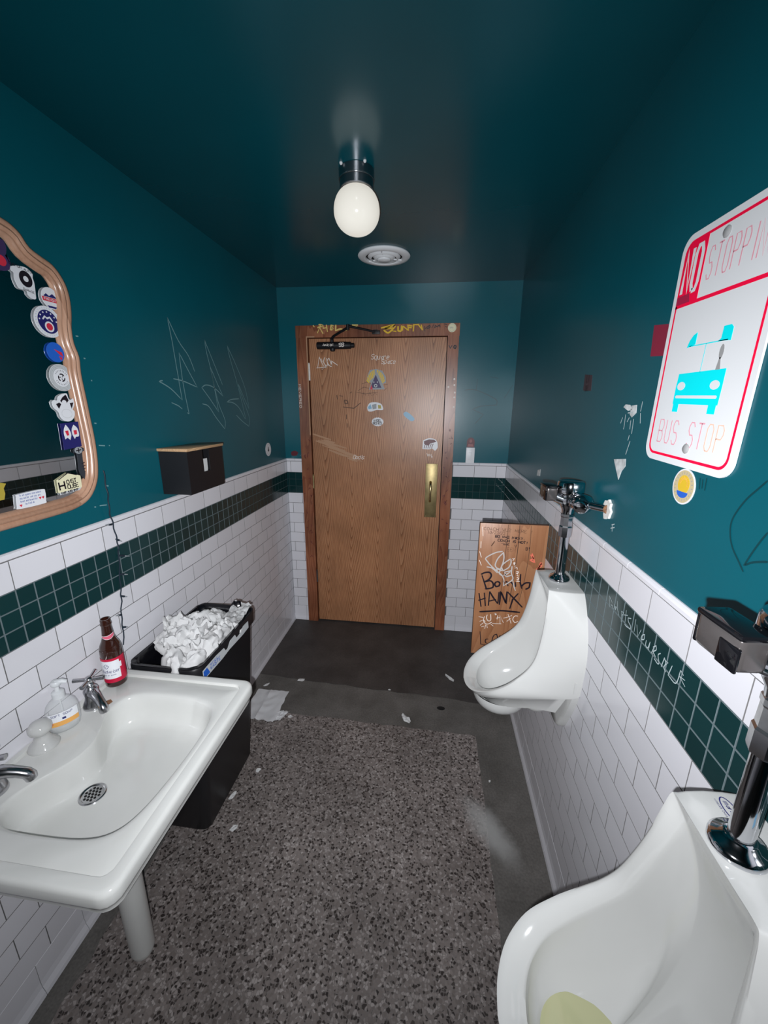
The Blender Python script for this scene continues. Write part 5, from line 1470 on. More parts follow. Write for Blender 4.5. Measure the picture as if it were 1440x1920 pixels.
BX0, BX1, BY0, BY1, BZ = -1.026, -0.757, 1.050, 1.500, 0.746
loops = [brect(-0.99, 1.075, -0.818, 1.44, 0.03, 0.002), brect(-0.995, 1.068, -0.812, 1.448, 0.032, 0.012), brect(BX0 + 0.012, BY0 + 0.008, BX1 - 0.014, BY1 - 0.014, 0.035, 0.69),
         brect(BX0, BY0, BX1 - 0.002, BY1 - 0.002, 0.04, 0.693), brect(BX0, BY0, BX1, BY1, 0.04, 0.740), brect(BX0 + 0.003, BY0 + 0.003, BX1 - 0.003, BY1 - 0.003, 0.038, BZ), brect(BX0 + 0.010, BY0 + 0.010, BX1 - 0.010, BY1 - 0.010, 0.034, BZ),
         brect(BX0 + 0.013, BY0 + 0.013, BX1 - 0.013, BY1 - 0.013, 0.032, BZ - 0.006), brect(BX0 + 0.026, BY0 + 0.026, BX1 - 0.026, BY1 - 0.026, 0.03, 0.50)]
MB().loft(loops, cap0=True, cap1=True).build('body', M_BLACK, bin_, 45, label='slim black plastic body with a thick rim')
# liner folded over the rim
rb_ = random.Random(9)
ins = []
N_ = len(brect(0, 0, 1, 1, 0.1, 0))
for k, (dd, zz, amp) in enumerate(((-0.004, 0.728, 0.004), (-0.005, 0.748, 0.003), (0.002, 0.7495, 0.002), (0.013, 0.749, 0.003), (0.018, 0.731, 0.006), (0.030, 0.69, 0.010), (0.04, 0.63, 0.01))):
    lp_ = brect(BX0 + dd, BY0 + dd, BX1 - dd, BY1 - dd, 0.038, zz)
    ins.append([(x + rb_.uniform(-amp, amp) * 0.5, y + rb_.uniform(-amp, amp) * 0.5, z + rb_.uniform(-amp, amp)) for x, y, z in lp_])
for l in ins[:2]:
    for i, (x, y, z) in enumerate(l):
        l[i] = (max(x, BX0 - 0.002), max(y, BY0 - 0.003), z)
MB().loft([l for l in ins[2:]]).build('liner', M_BAG, bin_, 70, label='glossy black bin bag lining')
mb = MB()
vv = []
for i in range(10):
    t = i / 9
    vv.append((-0.86 + 0.05 * t, 1.472 + 0.01 * math.sin(5 * t), 0.750 + 0.022 * math.sin(PI * t) + 0.006 * math.sin(11 * t)))
mb.tube(vv, [0.004, 0.008, 0.012, 0.011, 0.014, 0.012, 0.015, 0.012, 0.009, 0.004], 8)
mb.build('liner_knot', M_BAG, bin_, 40, label='bunched bag edge at the far rim')
fbn = Frame((BX1 - 0.0065, 0, 0), (0, 1, 0.0), (0.02, 0, 1))
fbn = Frame((BX1 + 0.0004, 0, 0), (0, 1, 0), (0, 0, 1))
fbl = fbn.sub(0.0, -0.010)
lb = MB().poly(fbl, [(1.075, 0.706), (1.075, 0.742), (1.16, 0.744), (1.215, 0.739), (1.225, 0.722), (1.24, 0.722), (1.262, 0.741), (1.30, 0.742), (1.31, 0.723), (1.335, 0.724), (1.37, 0.740), (1.412, 0.738), (1.412, 0.708), (1.36, 0.705), (1.25, 0.709), (1.20, 0.705)], 0, 0.0008).build('torn_label', M_LGREY, bin_, label='torn white and blue label along the rim')
MB().poly(fbl, [(1.078, 0.709), (1.078, 0.736), (1.10, 0.738), (1.115, 0.709)], 0.0008, 0.0012).build('blue_print', M_BLUE, lb)
mb = MB()
letters(mb, fbl, 'WASTE', 1.12, 0.714, 0.014, 0.010, 0.25, 0.0028, 0.0012)
letters(mb, fbl, 'RECYCLE', 1.12, 0.731, 0.007, 0.005, 0.25, 0.0014, 0.0012)
mb.build('lettering', M_BLUE, lb)
tag(under(bin_), 'slim black waste bin heaped with paper towels', 'bin')

# ---- crumpled towels in the bin


def crumple(seed, size, flat=0.72):
    bm = bmesh.new()
    bmesh.ops.create_icosphere(bm, subdivisions=4, radius=1.0)
    off = Vector((seed * 7.3, seed * 3.1, seed * 5.7))
    for v in bm.verts:
        p = v.co.copy()
        a = noise.noise(p * 1.2 + off)
        b_ = 1 - abs(noise.noise(p * 1.7 + off * 1.7)) * 2
        c_ = 1 - abs(noise.noise(p * 4.5 + off * 2.3)) * 2
        v.co = p * (1 + 0.36 * a + 0.26 * b_ + 0.03 * c_)
        v.co.z *= flat
    me = bpy.data.meshes.new('crumpled_towel')
    bmesh.ops.scale(bm, vec=(size, size, size), verts=bm.verts)
    bm.to_mesh(me)
    bm.free()
    me.materials.append(M_PAPER)
    me.polygons.foreach_set('use_smooth', [True] * len(me.polygons))
    me.set_sharp_from_angle(angle=math.radians(28))
    return me


CR = [crumple(i + 1, 0.052) for i in range(5)]


def towel_sheet(seed, lx, ly, amp, curl):
    """a folded, creased sheet"""
    nx, ny = 22, 16
    vs, fs = [], []
    for i in range(nx + 1):
        for j in range(ny + 1):
            u, v = i / nx - 0.5, j / ny - 0.5
            p = Vector((u * 5 + seed * 3.3, v * 4 + seed, seed * 2.1))
            ridge = (abs(noise.noise(p * 1.1)) * 2 - 0.5) * amp + abs(noise.noise(p * 2.6)) * amp * 0.45
            vs.append((u * lx + noise.noise(p * 1.3 + Vector((9, 0, 0))) * amp * 0.6, v * ly + noise.noise(p * 1.3 + Vector((0, 9, 0))) * amp * 0.5, ridge + curl * (u * u - 0.08) * lx * 4))
    for i in range(nx):
        for j in range(ny):
            a = i * (ny + 1) + j
            fs.append((a, a + ny + 1, a + ny + 2, a + 1))
    me = bpy.data.meshes.new('towel_sheet')
    me.from_pydata(vs, [], fs)
    me.materials.append(M_PAPER)
    me.polygons.foreach_set('use_smooth', [True] * len(me.polygons))
    me.set_sharp_from_angle(angle=math.radians(24))
    return me


spots = [(-0.87, 1.10, 0.757, 1.05, 'in the middle of the bin at the sink end'), (-0.818, 1.12, 0.752, 0.9, 'against the front rim at the sink end'),
         (-0.945, 1.20, 0.772, 1.05, 'against the wall side of the heap'), (-0.885, 1.19, 0.790, 1.1, 'on top at the sink side of the heap'), (-0.82, 1.20, 0.768, 0.95, 'against the front rim near the sink'),
         (-0.94, 1.285, 0.776, 1.0, 'bulging over the wall-side rim'), (-0.875, 1.28, 0.798, 1.1, 'highest on the heap'), (-0.815, 1.285, 0.772, 0.95, 'against the front rim beside the torn label'),
         (-0.925, 1.355, 0.757, 0.95, 'at the back of the heap by the wall'), (-0.86, 1.365, 0.770, 1.0, 'at the back of the heap'), (-0.808, 1.36, 0.758, 0.85, 'at the back of the heap by the front rim')]
for i, (x, y, z, s, ph) in enumerate(spots):
    o = bpy.data.objects.new('crumpled_towel', CR[i % 5])
    COL.objects.link(o)
    o.location = (x, y, z - 0.030)
    o.rotation_euler = (RT.uniform(0, 6), RT.uniform(0, 6), RT.uniform(0, 6))
    s *= 0.93
    o.scale = (s, s, s * 0.9)
    tag(o, 'crumpled white paper towel ' + ph, 'paper towel', 'paper towels heaped in the bin')
for i, (x, y, z, rx, ry, rz, lx, ly, am, cu, ph) in enumerate([(-0.80, 1.40, 0.768, 0.15, 0.12, 1.75, 0.20, 0.075, 0.008, 0.05, 'lying as a flat strip over the far corner of the bin'),
                                                     (-0.88, 1.170, 0.788, -0.05, 0.1, 0.4, 0.13, 0.11, 0.030, -0.05, 'spread loosely over the sink end of the heap'),
                                                     (-0.845, 1.26, 0.805, 0.15, 0.2, 1.1, 0.17, 0.13, 0.034, -0.1, 'draped loosely over the middle of the heap'),
                                                     (-0.93, 1.235, 0.795, 0.1, -0.25, 2.2, 0.15, 0.12, 0.03, -0.1, 'folded over the wall side of the heap')]):
    o = bpy.data.objects.new('towel_sheet', towel_sheet(i + 1, lx, ly, am, cu))
    COL.objects.link(o)
    o.location = (x, y, z)
    o.rotation_euler = (rx, ry, rz)
    tag(o, 'white paper towel ' + ph, 'paper towel', 'paper towels heaped in the bin')
# ================================================================== right side
# ---- urinals: closed loops lofted from the wall to the rim and down into the bowl.  (u = off the wall, w = half width, z)
R_ = [(.102, 0, 1.062), (.102, .040, 1.062), (.102, .074, 1.062), (.103, .083, 1.055), (.105, .090, 1.02), (.109, .100, .96), (.116, .111, .90), (.129, .121, .84), (.150, .127, .80), (.182, .131, .766), (.222, .131, .732), (.270, .119, .700), (.308, .087, .676), (.328, .044, .664), (.334, 0, .660)]
O_ = [(.0, 0, 1.062), (.0, .044, 1.062), (.0, .082, 1.062), (.0, .095, 1.056), (.0, .125, 1.02), (.0, .158, .96), (.0, .174, .90), (.0, .176, .85), (.0, .172, .80), (.006, .165, .745), (.12, .146, .712), (.205, .122, .682), (.265, .086, .652), (.297, .043, .632), (.303, 0, .627)]
I_ = [(.088, 0, 1.030), (.088, .034, 1.030), (.088, .058, 1.030), (.089, .066, 1.022), (.092, .072, .995), (.098, .080, .945), (.105, .089, .89), (.117, .098, .832), (.137, .103, .793), (.166, .106, .757), (.203, .104, .722), (.243, .092, .692), (.272, .065, .671), (.286, .032, .662), (.290, 0, .659)]
K_ = [(-.03, 0, .80), (-.03, .034, .80), (-.03, .06, .79), (-.028, .068, .78), (-.02, .078, .75), (-.012, .082, .73), (.0, .086, .70), (.03, .090, .67), (.075, .090, .648), (.125, .090, .628), (.18, .086, .614), (.228, .076, .606), (.258, .054, .602), (.270, .026, .600), (.274, 0, .600)]
DPT = (.185, 0, .602)
KS = 5


def half(ctrl):
    return cat3(ctrl, KS)


def full(h):
    n = len(h)
    return [Vector((-p[0], -p[1], p[2])) for p in h] + [Vector((-p[0], p[1], p[2])) for p in h[n - 2:0:-1]]


def mix(a, b, t):
    return [tuple(x + (y - x) * t for x, y in zip(p, q)) for p, q in zip(a, b)]


def push(h, d, up):
    """bulge a half loop outwards"""
    out = []
    for i, p in enumerate(h):
        t = i / (len(h) - 1)
        out.append((p[0] + d * up[0] * min(1, t * 2), p[1] + (d if p[1] > 0.01 and t > 0.15 else 0.0) * up[1], p[2] + d * up[2]))
    return out


Rh, Oh, Ih, Kh = half(R_), half(O_), half(I_), half(K_)


def urinal(yc, label, first=None):
    root = empty('urinal', (XR, yc, 0.0))
    loops = [full(Oh)]
    for s, bl in ((0.12, 0.4), (0.3, 0.8), (0.55, 1.0), (0.8, 0.7), (0.93, 0.3)):
        loops.append(full(push(mix(Oh, Rh, s), 0.006 * bl, (0, 1, 0))))
    loops.append(full(mix(Rh, Ih, -0.05)))
    loops.append(full(push(mix(Rh, Ih, 0.10), 0.0035, (0.8, 0, 0.7))))
    loops.append(full(push(mix(Rh, Ih, 0.35), 0.006, (0.8, 0, 0.7))))
    loops.append(full(push(mix(Rh, Ih, 0.70), 0.005, (0.8, 0, 0.7))))
    loops.append(full(push(mix(Rh, Ih, 0.93), 0.002, (0.8, 0, 0.7))))
    for s in (0.0, 0.03, 0.07, 0.12, 0.18, 0.26, 0.35, 0.45, 0.56, 0.68, 0.80, 0.91):
        h = []
        for a, k in zip(Ih, Kh):
            h.append(tuple((1 - s) ** 2 * x + 2 * s * (1 - s) * y + s * s * z for x, y, z in zip(a, k, DPT)))
        loops.append(full(h))
    mb = MB().loft(loops, flip=True)
    n = len(loops[0])
    i0 = (len(loops) - 1) * n
    mb.add([Vector((-DPT[0], 0, DPT[2]))], [])
    mb.f += [(i0 + (j + 1) % n, i0 + j, len(mb.v) - 1) for j in range(n)]
    # close the skirt underneath
    a = 9 * KS
    lowi = list(range(a, n - a + 1))
    base = len(mb.v)
    l0 = [loops[0][i] for i in lowi]
    cc = Vector((-0.17, 0, 0))
    l1 = [Vector((cc.x + (p.x - cc.x) * 0.88, p.y * 0.88, p.z - 0.012)) for p in l0]
    l2 = [Vector((cc.x + (p.x - cc.x) * 0.74, p.y * 0.74, 0.648 - 0.037 * max(0.0, min(1.0, (-p.x - 0.10) / 0.18)))) for p in l0]
    mb.loft([l0, l1, l2], closed=False)
    base = len(mb.v)
    mb.add(l2 + [Vector((-0.17, 0, 0.594))], [])
    mb.f += [(base + j, base + j + 1, base + len(lowi)) for j in range(len(lowi) - 1)]
    # bowl underside and trap bulge
    for cu, cz, ru, rw, rz, ex in ((.205, .655, .098, .092, .098, 3.0), (.080, .622, .056, .056, .060, 2.4)):
        ls = []
        for i in range(15):
            ph = -PI / 2 + PI * i / 14 * 0.455
            cp, sp_ = math.cos(ph), math.sin(ph)
            rr_ = abs(cp) ** (2 / ex)
            zz = math.copysign(abs(sp_) ** (2 / ex), sp_)
            ls.append([Vector((-(cu + ru * rr_ * math.cos(2 * PI * j / 32)), rw * rr_ * math.sin(2 * PI * j / 32), cz + rz * zz)) for j in range(32)])
        mb.loft(ls, cap0=True)
    # flange running down the wall to a blunt tip
    fw = Frame((0, 0, 0), (0, -1, 0), (0, 0, 1))
    tip = cat3([(.170, .80), (.163, .745), (.142, .68), (.115, .62), (.092, .575), (.075, .560), (.05, .557)], 4)
    outl = [(u, v) for u, v in tip] + [(-u, v) for u, v in tip[::-1]]
    outer = [fw.p(u, v, 0.0) for u, v in outl]
    mid_ = [fw.p(u, v, 0.020) for u, v in outl]
    inn = [fw.p(u * 0.93, v + 0.006, 0.027) for u, v in outl]
    mb.loft([outer, mid_, inn], closed=True, cap1=True)
    mb.build('body', M_PORC, root, 55, label='glossy white porcelain body')
    MB().lathe([(0.012, -0.012), (0.016, 0), (0.010, 0.006)], (-0.03, 0.03, 0.568), 12).build('outlet_nut', M_STEEL, root, 40)
    tag(root, label, 'urinal', 'wall urinals')
    return root


ur_far = urinal(1.262, 'white wall urinal farther from viewer in front of the wooden panel')
ur_near = empty('urinal', (XR, 0.428, 0.0))
for ch in list(ur_far.children):
    c = ch.copy()
    COL.objects.link(c)
    c.parent = ur_near
tag(ur_near, 'white wall urinal nearest the viewer with yellowish water in bowl', 'urinal', 'wall urinals')
fwat = Frame((0, 0, 0), (1, 0, 0), (0, 1, 0))
MB().poly(fwat, circle((-0.200, 0.004), 0.064, 40, 0.056), 0.612, 0.6255).build('water', M_URINE, ur_near, label='pale yellow water in the bowl')
ft = Frame((-0.048, 0.083, 1.0625), (0, -1, 0), (1, 0, 0))
mb = MB()
mb.ribbon(ft, circle((0.022, 0.010), 0.020, 26, 0.0085) + [(0.042, 0.010)], 0.0016, 0.0004)
letters(mb, ft, 'mansa', 0.0085, 0.0075, 0.0065, 0.0042, 0.2, 0.0011, 0.0004, 0.2)
letters(mb, ft, 'VITREOUS CHINA', 0.006, -0.003, 0.0024, 0.0016, 0.2, 0.0004, 0.0004)
mb.build('maker_mark', M_NAVY, ur_near, label='small blue oval maker mark')
MB().poly(Frame((-0.050, -0.062, 1.0625), (0, -1, 0), (1, 0, 0)), rrect(0, 0, 0.03, 0.02, 0.002), 0, 0.0005).build('blue_sticker', M_LBLUE, ur_near)


# ---- flush valves
def flush_valve(x, y, z, label, plaster):
    root = empty('flush_valve', (x, y, z))
    lt = lambda prof, nm, m, c=(0, 0, 0), d=(0, 0, 1), segs=28, sm=35, par=root: MB().lathe(prof, c, segs, direction=d).build(nm, m, par, sm)
    lt([(0.030, 0), (0.0325, 0.003), (0.0325, 0.008), (0.029, 0.013), (0.0225, 0.0155), (0.0185, 0.021), (0.0155, 0.023)], 'spud_flange', M_CHROME)
    lt([(0.0142, 0.018), (0.0142, 0.155)], 'flush_pipe', M_CHROME)
    mb = MB().lathe([(0.0150, 0.150), (0.0195, 0.152), (0.0205, 0.156), (0.0205, 0.184), (0.0185, 0.188), (0.0180, 0.215), (0.0195, 0.218), (0.0195, 0.226), (0.0175, 0.229)], (0, 0, 0), 8)
    mb.build('coupling_nut', M_CHROME2, root, 20)
    body = lt([(0.0170, 0.222), (0.0190, 0.240), (0.0250, 0.252), (0.0275, 0.262), (0.0285, 0.282), (0.0275, 0.290), (0.0300, 0.292)], 'valve_body', M_CHROME, sm=40)
    lt([(0.030, 0.290), (0.0385, 0.292), (0.0400, 0.296), (0.0395, 0.325), (0.0370, 0.3295), (0.0300, 0.3315), (0.0285, 0.3305), (0.001, 0.3305)], 'cap', M_CHROME, sm=35)
    sd = Vector((0.036, -0.098, 0.008)).normalized()
    p0 = Vector((0, 0, 0.268))
    lt([(0.0190, 0.010), (0.0205, 0.024), (0.0225, 0.030), (0.0225, 0.036), (0.0200, 0.040), (0.0265, 0.044), (0.0285, 0.058), (0.0270, 0.074), (0.0190, 0.086), (0.0125, 0.092), (0.0115, 0.094)], 'stop_body', M_CHROME, tuple(p0), sd, sm=40)
    pe = p0 + sd * 0.064
    lt([(0.0165, 0.0), (0.0165, 0.016), (0.0190, 0.018), (0.0190, 0.028), (0.012, 0.031), (0.001, 0.0315)], 'stop_cap', M_CHROME, tuple(pe), (-0.62, -0.74, -0.30), 20)
    wx = RP - x
    t_end = wx / sd.x
    pw = p0 + sd * t_end
    MB().cyl(p0 + sd * 0.09, pw, 0.0105).build('supply_pipe', M_CHROME, root, 40)
    if plaster:
        r9 = random.Random(2)
        fe = Frame((pw.x + 0.0, pw.y, pw.z), (0, -1, 0), (0, 0, 1))
        pts = [(math.cos(2 * PI * i / 18) * r9.uniform(0.016, 0.026), math.sin(2 * PI * i / 18) * r9.uniform(0.022, 0.034)) for i in range(18)]
        o = MB().poly(fe, pts, -0.002, 0.006).build('broken_plaster', M_PLASTER, root, label='rough white plaster where the pipe enters the wall')
        MB().lathe([(0.013, 0), (0.013, 0.006), (0.011, 0.007)], (pw.x, pw.y, pw.z), 18, direction=-sd).build('rust_ring', M_RUST, root, 40)
    # sensor head facing the room, beside the body
    ang = math.radians(4)
    sc = Vector((-0.061, 0.012, 0.291))
    MB().cyl((-0.010, 0, 0.268), (-0.055, 0.0, 0.285), 0.0175, 0.015).build('sensor_neck', M_CHROME, root, 40)
    sb = MB().rbox(tuple(sc), (0.036, 0.066, 0.045), 0.008, ang, 3).build('sensor_box', M_SMOKE, root, 40, label='dark chrome sensor box')
    ca, sa = math.cos(ang), math.sin(ang)
    loc = lambda a, b, c_: (sc.x + a * ca - b * sa, sc.y + a * sa + b * ca, sc.z + c_)
    MB().rbox(loc(0.0, 0.0, 0.0215), (0.0385, 0.0685, 0.008), 0.003, ang).build('top_cover', M_GLOSSBLK, sb, 40)
    MB().rbox(loc(-0.0175, -0.020, -0.006), (0.004, 0.028, 0.030), 0.0015, ang).build('sensor_window', M_GLOSSBLK, sb, 40, label='black sensor window')
    MB().rbox(loc(0.0, 0.0325, -0.001), (0.032, 0.006, 0.040), 0.002, ang).build('end_cover', M_GLOSSBLK, sb, 40)
    return tag(root, label, 'flush valve', 'flush valves above the urinals')


flush_valve(0.4245, 1.267, 1.0625, 'chrome sensor flush valve above the farther urinal', True)
flush_valve(0.4080, 0.4360, 1.0625, 'chrome sensor flush valve above the urinal nearest viewer', False)

# ---- wooden privacy panel on the right wall
PX0, PX1, PZ0, PZ1, PY = 0.200, XR - 0.0005, 0.537, 1.150, 1.600
pan = empty('privacy_panel', (PX1, PY, PZ0))
MB().rbox(((PX0 + PX1) / 2, PY + 0.0095, (PZ0 + PZ1) / 2), (PX1 - PX0, 0.019, PZ1 - PZ0), 0.0015).build('board', M_PLY, pan, 30, label='orange-brown veneered board')
MB().box((PX0, PY + 0.0005, PZ1 - 0.0002), (PX1, PY + 0.0185, PZ1 + 0.0008)).box((PX0 - 0.0008, PY + 0.0005, PZ0), (PX0 + 0.0002, PY + 0.0185, PZ1)).build('dark_edge', M_INKBR, pan, label='dark board edge')  # brown strips laid along the board's top and left edges
F_PAN = Frame((0, PY, 0), (1, 0, 0), (0, 0, 1))
def ST(k, wd, m, lb, w=0.0006):
    groups = [[l] for l in DATA[k]] if len(DATA[k]) <= 4 else [DATA[k]]
    for g_ in groups:
        MB().strokes(F_PAN, g_, wd, w).build('graffiti', m, pan, label=lb)


ST('board_bomb', 0.0072, M_INK, 'thick black marker word Bomb')
ST('board_hanx', 0.0075, M_INK, 'thick black marker word HANX')
ST('board_lgan', 0.0040, M_INK, 'black marker letters at the foot of the board')
ST('board_silver', 0.0050, M_INKS, 'silver marker tag', 0.0010)
ST('board_white', 0.0030, M_INKW, 'white paint pen creature doodles')
ST('board_vertical', 0.0032, M_INKW, 'white lettering running down the board', 0.0012)
ST('board_mark', 0.006, M_INKBR, 'short dark dash')
ST('board_pink', 0.0055, M_INKP, 'faded pink scribble')
ST('board_edge_white', 0.003, M_INKW, 'tiny white writing down the left edge')
mb = MB()
letters(mb, F_PAN.sub(0.216, 1.121, -0.035), 'COACH WUZ HERE !', 0, 0, 0.0125, 0.0085, 0.32, 0.0016, 0.0006, 0, 0.04)
letters(mb, F_PAN.sub(0.231, 1.106, -0.035), '10/23/23', 0, 0, 0.0115, 0.0062, 0.25, 0.0015, 0.0006, 0.1, 0.04)
letters(mb, F_PAN.sub(0.316, 1.033, -0.03), 'EEN', 0, 0, 0.016, 0.009, 0.2, 0.0012, 0.0006)
mb.build('graffiti', M_INKBR, pan, label='brown pen lines COACH WUZ HERE and a date')
mb = MB()
letters(mb, F_PAN.sub(0.264, 1.0905, -0.05), 'BO WAS MIKEY,', 0, 0, 0.0105, 0.0072, 0.24, 0.0027, 0.0006, 0, 0.05)
letters(mb, F_PAN.sub(0.276, 1.0745, -0.06), 'COACH IS HOT!', 0, 0, 0.0105, 0.0072, 0.24, 0.0027, 0.0006, 0, 0.05)
letters(mb, F_PAN.sub(0.290, 1.0585, -0.03), '"WAK', 0, 0, 0.0095, 0.0068, 0.2, 0.0022, 0.0006, 0, 0.05)
letters(mb, F_PAN.sub(0.345, 1.050, 0), 'V', 0, 0, 0.013, 0.008, 0.2, 0.0025, 0.0006)
letters(mb, F_PAN.sub(0.392, 1.040, 0.1), 'B!', 0, 0, 0.013, 0.006, 0.3, 0.0025, 0.0006)
mb.build('graffiti', M_INK, pan, label='bold black lines BO WAS MIKEY, COACH IS HOT')
mb = MB()
for k in range(3):
    mb.ribbon(F_PAN, smooth2([(0.313 + k * 0.045, 1.148), (0.312 + k * 0.047, 1.05), (0.309 + k * 0.046, 0.93), (0.305 + k * 0.04, 0.80)]), 0.0022 + 0.001 * (k % 2), 0.0003)
mb.build('grain_streak', M_INKBR, pan, label='dark grain streaks')
tag(under(pan), 'graffiti-covered wooden privacy panel beside the farther urinal', 'partition')

# ---- bus stop sign
SW, SH = 0.277, 0.430
FS = Frame((RP, 0, 0), (0, -1, 0), (0, 0, 1)).sub(-0.829, 1.7165, math.radians(-1.6), 0.0)
sign = empty('road_sign', FS.p(0, 0, 0))
MB().poly(FS, rrect(-SW / 2, -SH / 2, SW / 2, SH / 2, 0.030, 8), 0.0005, 0.004).build('plate', M_SIGNW, sign, label='white reflective plate with rounded corners')
bw = 0.0052
b0 = rrect(-SW / 2 + 0.0125, -SH / 2 + 0.0125, SW / 2 - 0.0125, SH / 2 - 0.0125, 0.022, 8)
b1 = rrect(-SW / 2 + 0.0125 + bw, -SH / 2 + 0.0125 + bw, SW / 2 - 0.0125 - bw, SH / 2 - 0.0125 - bw, 0.018, 8)
n = len(b0)
L0, T0 = -SW / 2 + 0.0125, SH / 2 - 0.0125
DZ = SH / 2 - 0.126                        # divider height
mb = MB().add([FS.p(u, v, 0.0043) for u, v in b0] + [FS.p(u, v, 0.0043) for u, v in b1], [(i, (i + 1) % n, n + (i + 1) % n, n + i) for i in range(n)])
mb.poly(FS, [(L0, DZ - 0.003), (SW / 2 - 0.0125, DZ - 0.003), (SW / 2 - 0.0125, DZ + 0.0035), (L0, DZ + 0.0035)], 0.004, 0.0043)
mb.build('red_border', M_SIGNR, sign)
rd = [(L0, DZ + 0.002), (L0 + 0.068, DZ + 0.002), (L0 + 0.068, T0)] + [(L0 + 0.022 + 0.022 * math.cos(t), T0 - 0.022 + 0.022 * math.sin(t)) for t in [PI / 2 + PI / 2 * i / 6 for i in range(7)]]
MB().poly(FS, rd, 0.004, 0.0044).build('red_block', M_SIGNR, sign)
mb = MB()
letters(mb, FS, 'NO', L0 + 0.011, DZ + 0.022, 0.076, 0.019, 0.13, 0.0092, 0.0047)
mb.build('word_no', M_SIGNW, sign, label='bold white word NO')
mb = MB()
letters(mb, FS, 'STOPPING', -0.044, 0.120, 0.052, 0.0130, 0.155, 0.0026, 0.0044)
mb.build('word_stopping', M_SIGNPINK, sign, label='thin faded red word STOPPING')
mb = MB()
letters(mb, FS, 'BUS ST', -0.097, -0.176, 0.046, 0.016, 0.213, 0.0026, 0.0044)
mb.build('lettering', M_SIGNPINK, sign, label='thin faded red words BUS ST')
for k, ch in enumerate('OP'):
    mb = MB()
    letters(mb, FS, ch, -0.097 + (6 + k) * 0.0258, -0.176, 0.046, 0.016, 0.213, 0.0026, 0.0044)
    mb.build('lettering', M_SIGNOR, sign, label='thin faded orange letter ' + ch)
# the bus pictogram
cu, cv = 0.001, 0.0
P = lambda pts: [(cu + a, cv + b) for a, b in pts]
mb = MB()
mb.poly(FS, P([(-0.0675, -0.068), (0.0675, -0.068), (0.0675, -0.038), (-0.0655, -0.041)]), 0.004, 0.0044)
mb.poly(FS, P([(-0.0675, -0.098), (0.0665, -0.098), (0.0675, -0.068), (-0.0675, -0.068)]), 0.004, 0.0044)
mb.poly(FS, P([(-0.065, -0.113), (-0.047, -0.113), (-0.047, -0.098), (-0.065, -0.098)]), 0.004, 0.0044)
mb.poly(FS, P([(0.043, -0.113), (0.063, -0.113), (0.063, -0.098), (0.043, -0.098)]), 0.004, 0.0044)
mb.poly(FS, P([(-0.058, 0.006), (-0.033, 0.010), (-0.033, 0.031), (-0.044, 0.027), (-0.053, 0.018)]), 0.004, 0.0044)
mb.poly(FS, P([(0.030, 0.008), (0.062, 0.006), (0.062, 0.026), (0.056, 0.031), (0.038, 0.031), (0.037, 0.012)]), 0.004, 0.0044)
mb.ribbon(FS, P([(-0.050, 0.008), (0.055, 0.008)]), 0.0025, 0.0044).ribbon(FS, P([(0.0, 0.008), (-0.001, -0.041)]), 0.0022, 0.0044)
mb.build('bus_pictogram', M_SIGNC, sign, label='cyan bus seen from the front')
mb = MB()
for u in (-0.050, 0.048):
    MB().poly(FS, P(circle((u, -0.064), 0.0125, 20, 0.0078)), 0.0044, 0.0047).build('headlight', M_SIGNW, sign)
MB().poly(FS, P(rrect(-0.062, -0.087, 0.060, -0.0815, 0.0025, 3)), 0.0044, 0.0047).build('bumper_stripe', M_SIGNW, sign)
MB().poly(FS, P(circle((0.046, -0.010), 0.0055, 16, 0.012)), 0.0041, 0.0045).poly(FS, P([(0.044, -0.019), (0.047, -0.019), (0.052, -0.039), (0.040, -0.039)]), 0.0041, 0.0045).build('driver_mark', M_SIGNG, sign, label='grey figure in the bus window')
MB().poly(FS, [(L0 + 0.0005, DZ + 0.003), (L0 + 0.046, DZ + 0.003), (L0 + 0.040, DZ + 0.019), (L0 + 0.0005, DZ + 0.018)], 0.0044, 0.00465).build('grime_strip', mat('sign_dark_red', (0.42, 0.012, 0.06), 0.5), sign, label='darker red sticker strip under the word NO')
for u, v in ((-0.008, 0.184), (0.009, -0.179)):
    MB().lathe([(0.009, 0), (0.0095, 0.0015), (0.007, 0.0035), (0.001, 0.004)], FS.p(u, v, 0.004), 16, direction=FS.n).build('bolt', M_SIGNG, sign, 50)
tag(under(sign), 'white and red NO STOPPING BUS STOP sign with cyan bus', 'sign')

# ---- wall stickers on the right
c = cs('sun')
SC = (-c[0], c[1])
st = MB().poly(F_RIGHT, circle(SC, 0.0345, 36, 0.0345), 0, 0.0009).build('wall_sticker', M_PWHITE)
MB().poly(F_RIGHT, circle(SC, 0.0315, 34), 0.0009, 0.0011).build('beige_field', mat('print_beige', (0.55, 0.45, 0.26), 0.45), st)
MB().poly(F_RIGHT, circle((SC[0], SC[1] + 0.004), 0.018, 26), 0.0011, 0.0013).build('yellow_sun', M_SUNY, st)
MB().poly(F_RIGHT, [(SC[0] + 0.0175 * math.cos(t), SC[1] - 0.010 + 0.012 * math.sin(t)) for t in [PI + PI * i / 12 for i in range(13)]], 0.0013, 0.0015).build('blue_wave', M_BLUE, st)
mb = MB()
for k in range(11):
    a = PI * (k - 0.5) / 10
    mb.poly(F_RIGHT, [(SC[0] + 0.010 * math.cos(a - 0.1), SC[1] + 0.004 + 0.010 * math.sin(a - 0.1)), (SC[0] + 0.0165 * math.cos(a), SC[1] + 0.004 + 0.0165 * math.sin(a)), (SC[0] + 0.010 * math.cos(a + 0.1), SC[1] + 0.004 + 0.010 * math.sin(a + 0.1))], 0.0013, 0.0015)
mb.build('sun_rays', M_ORANGE, st)
mb = MB()
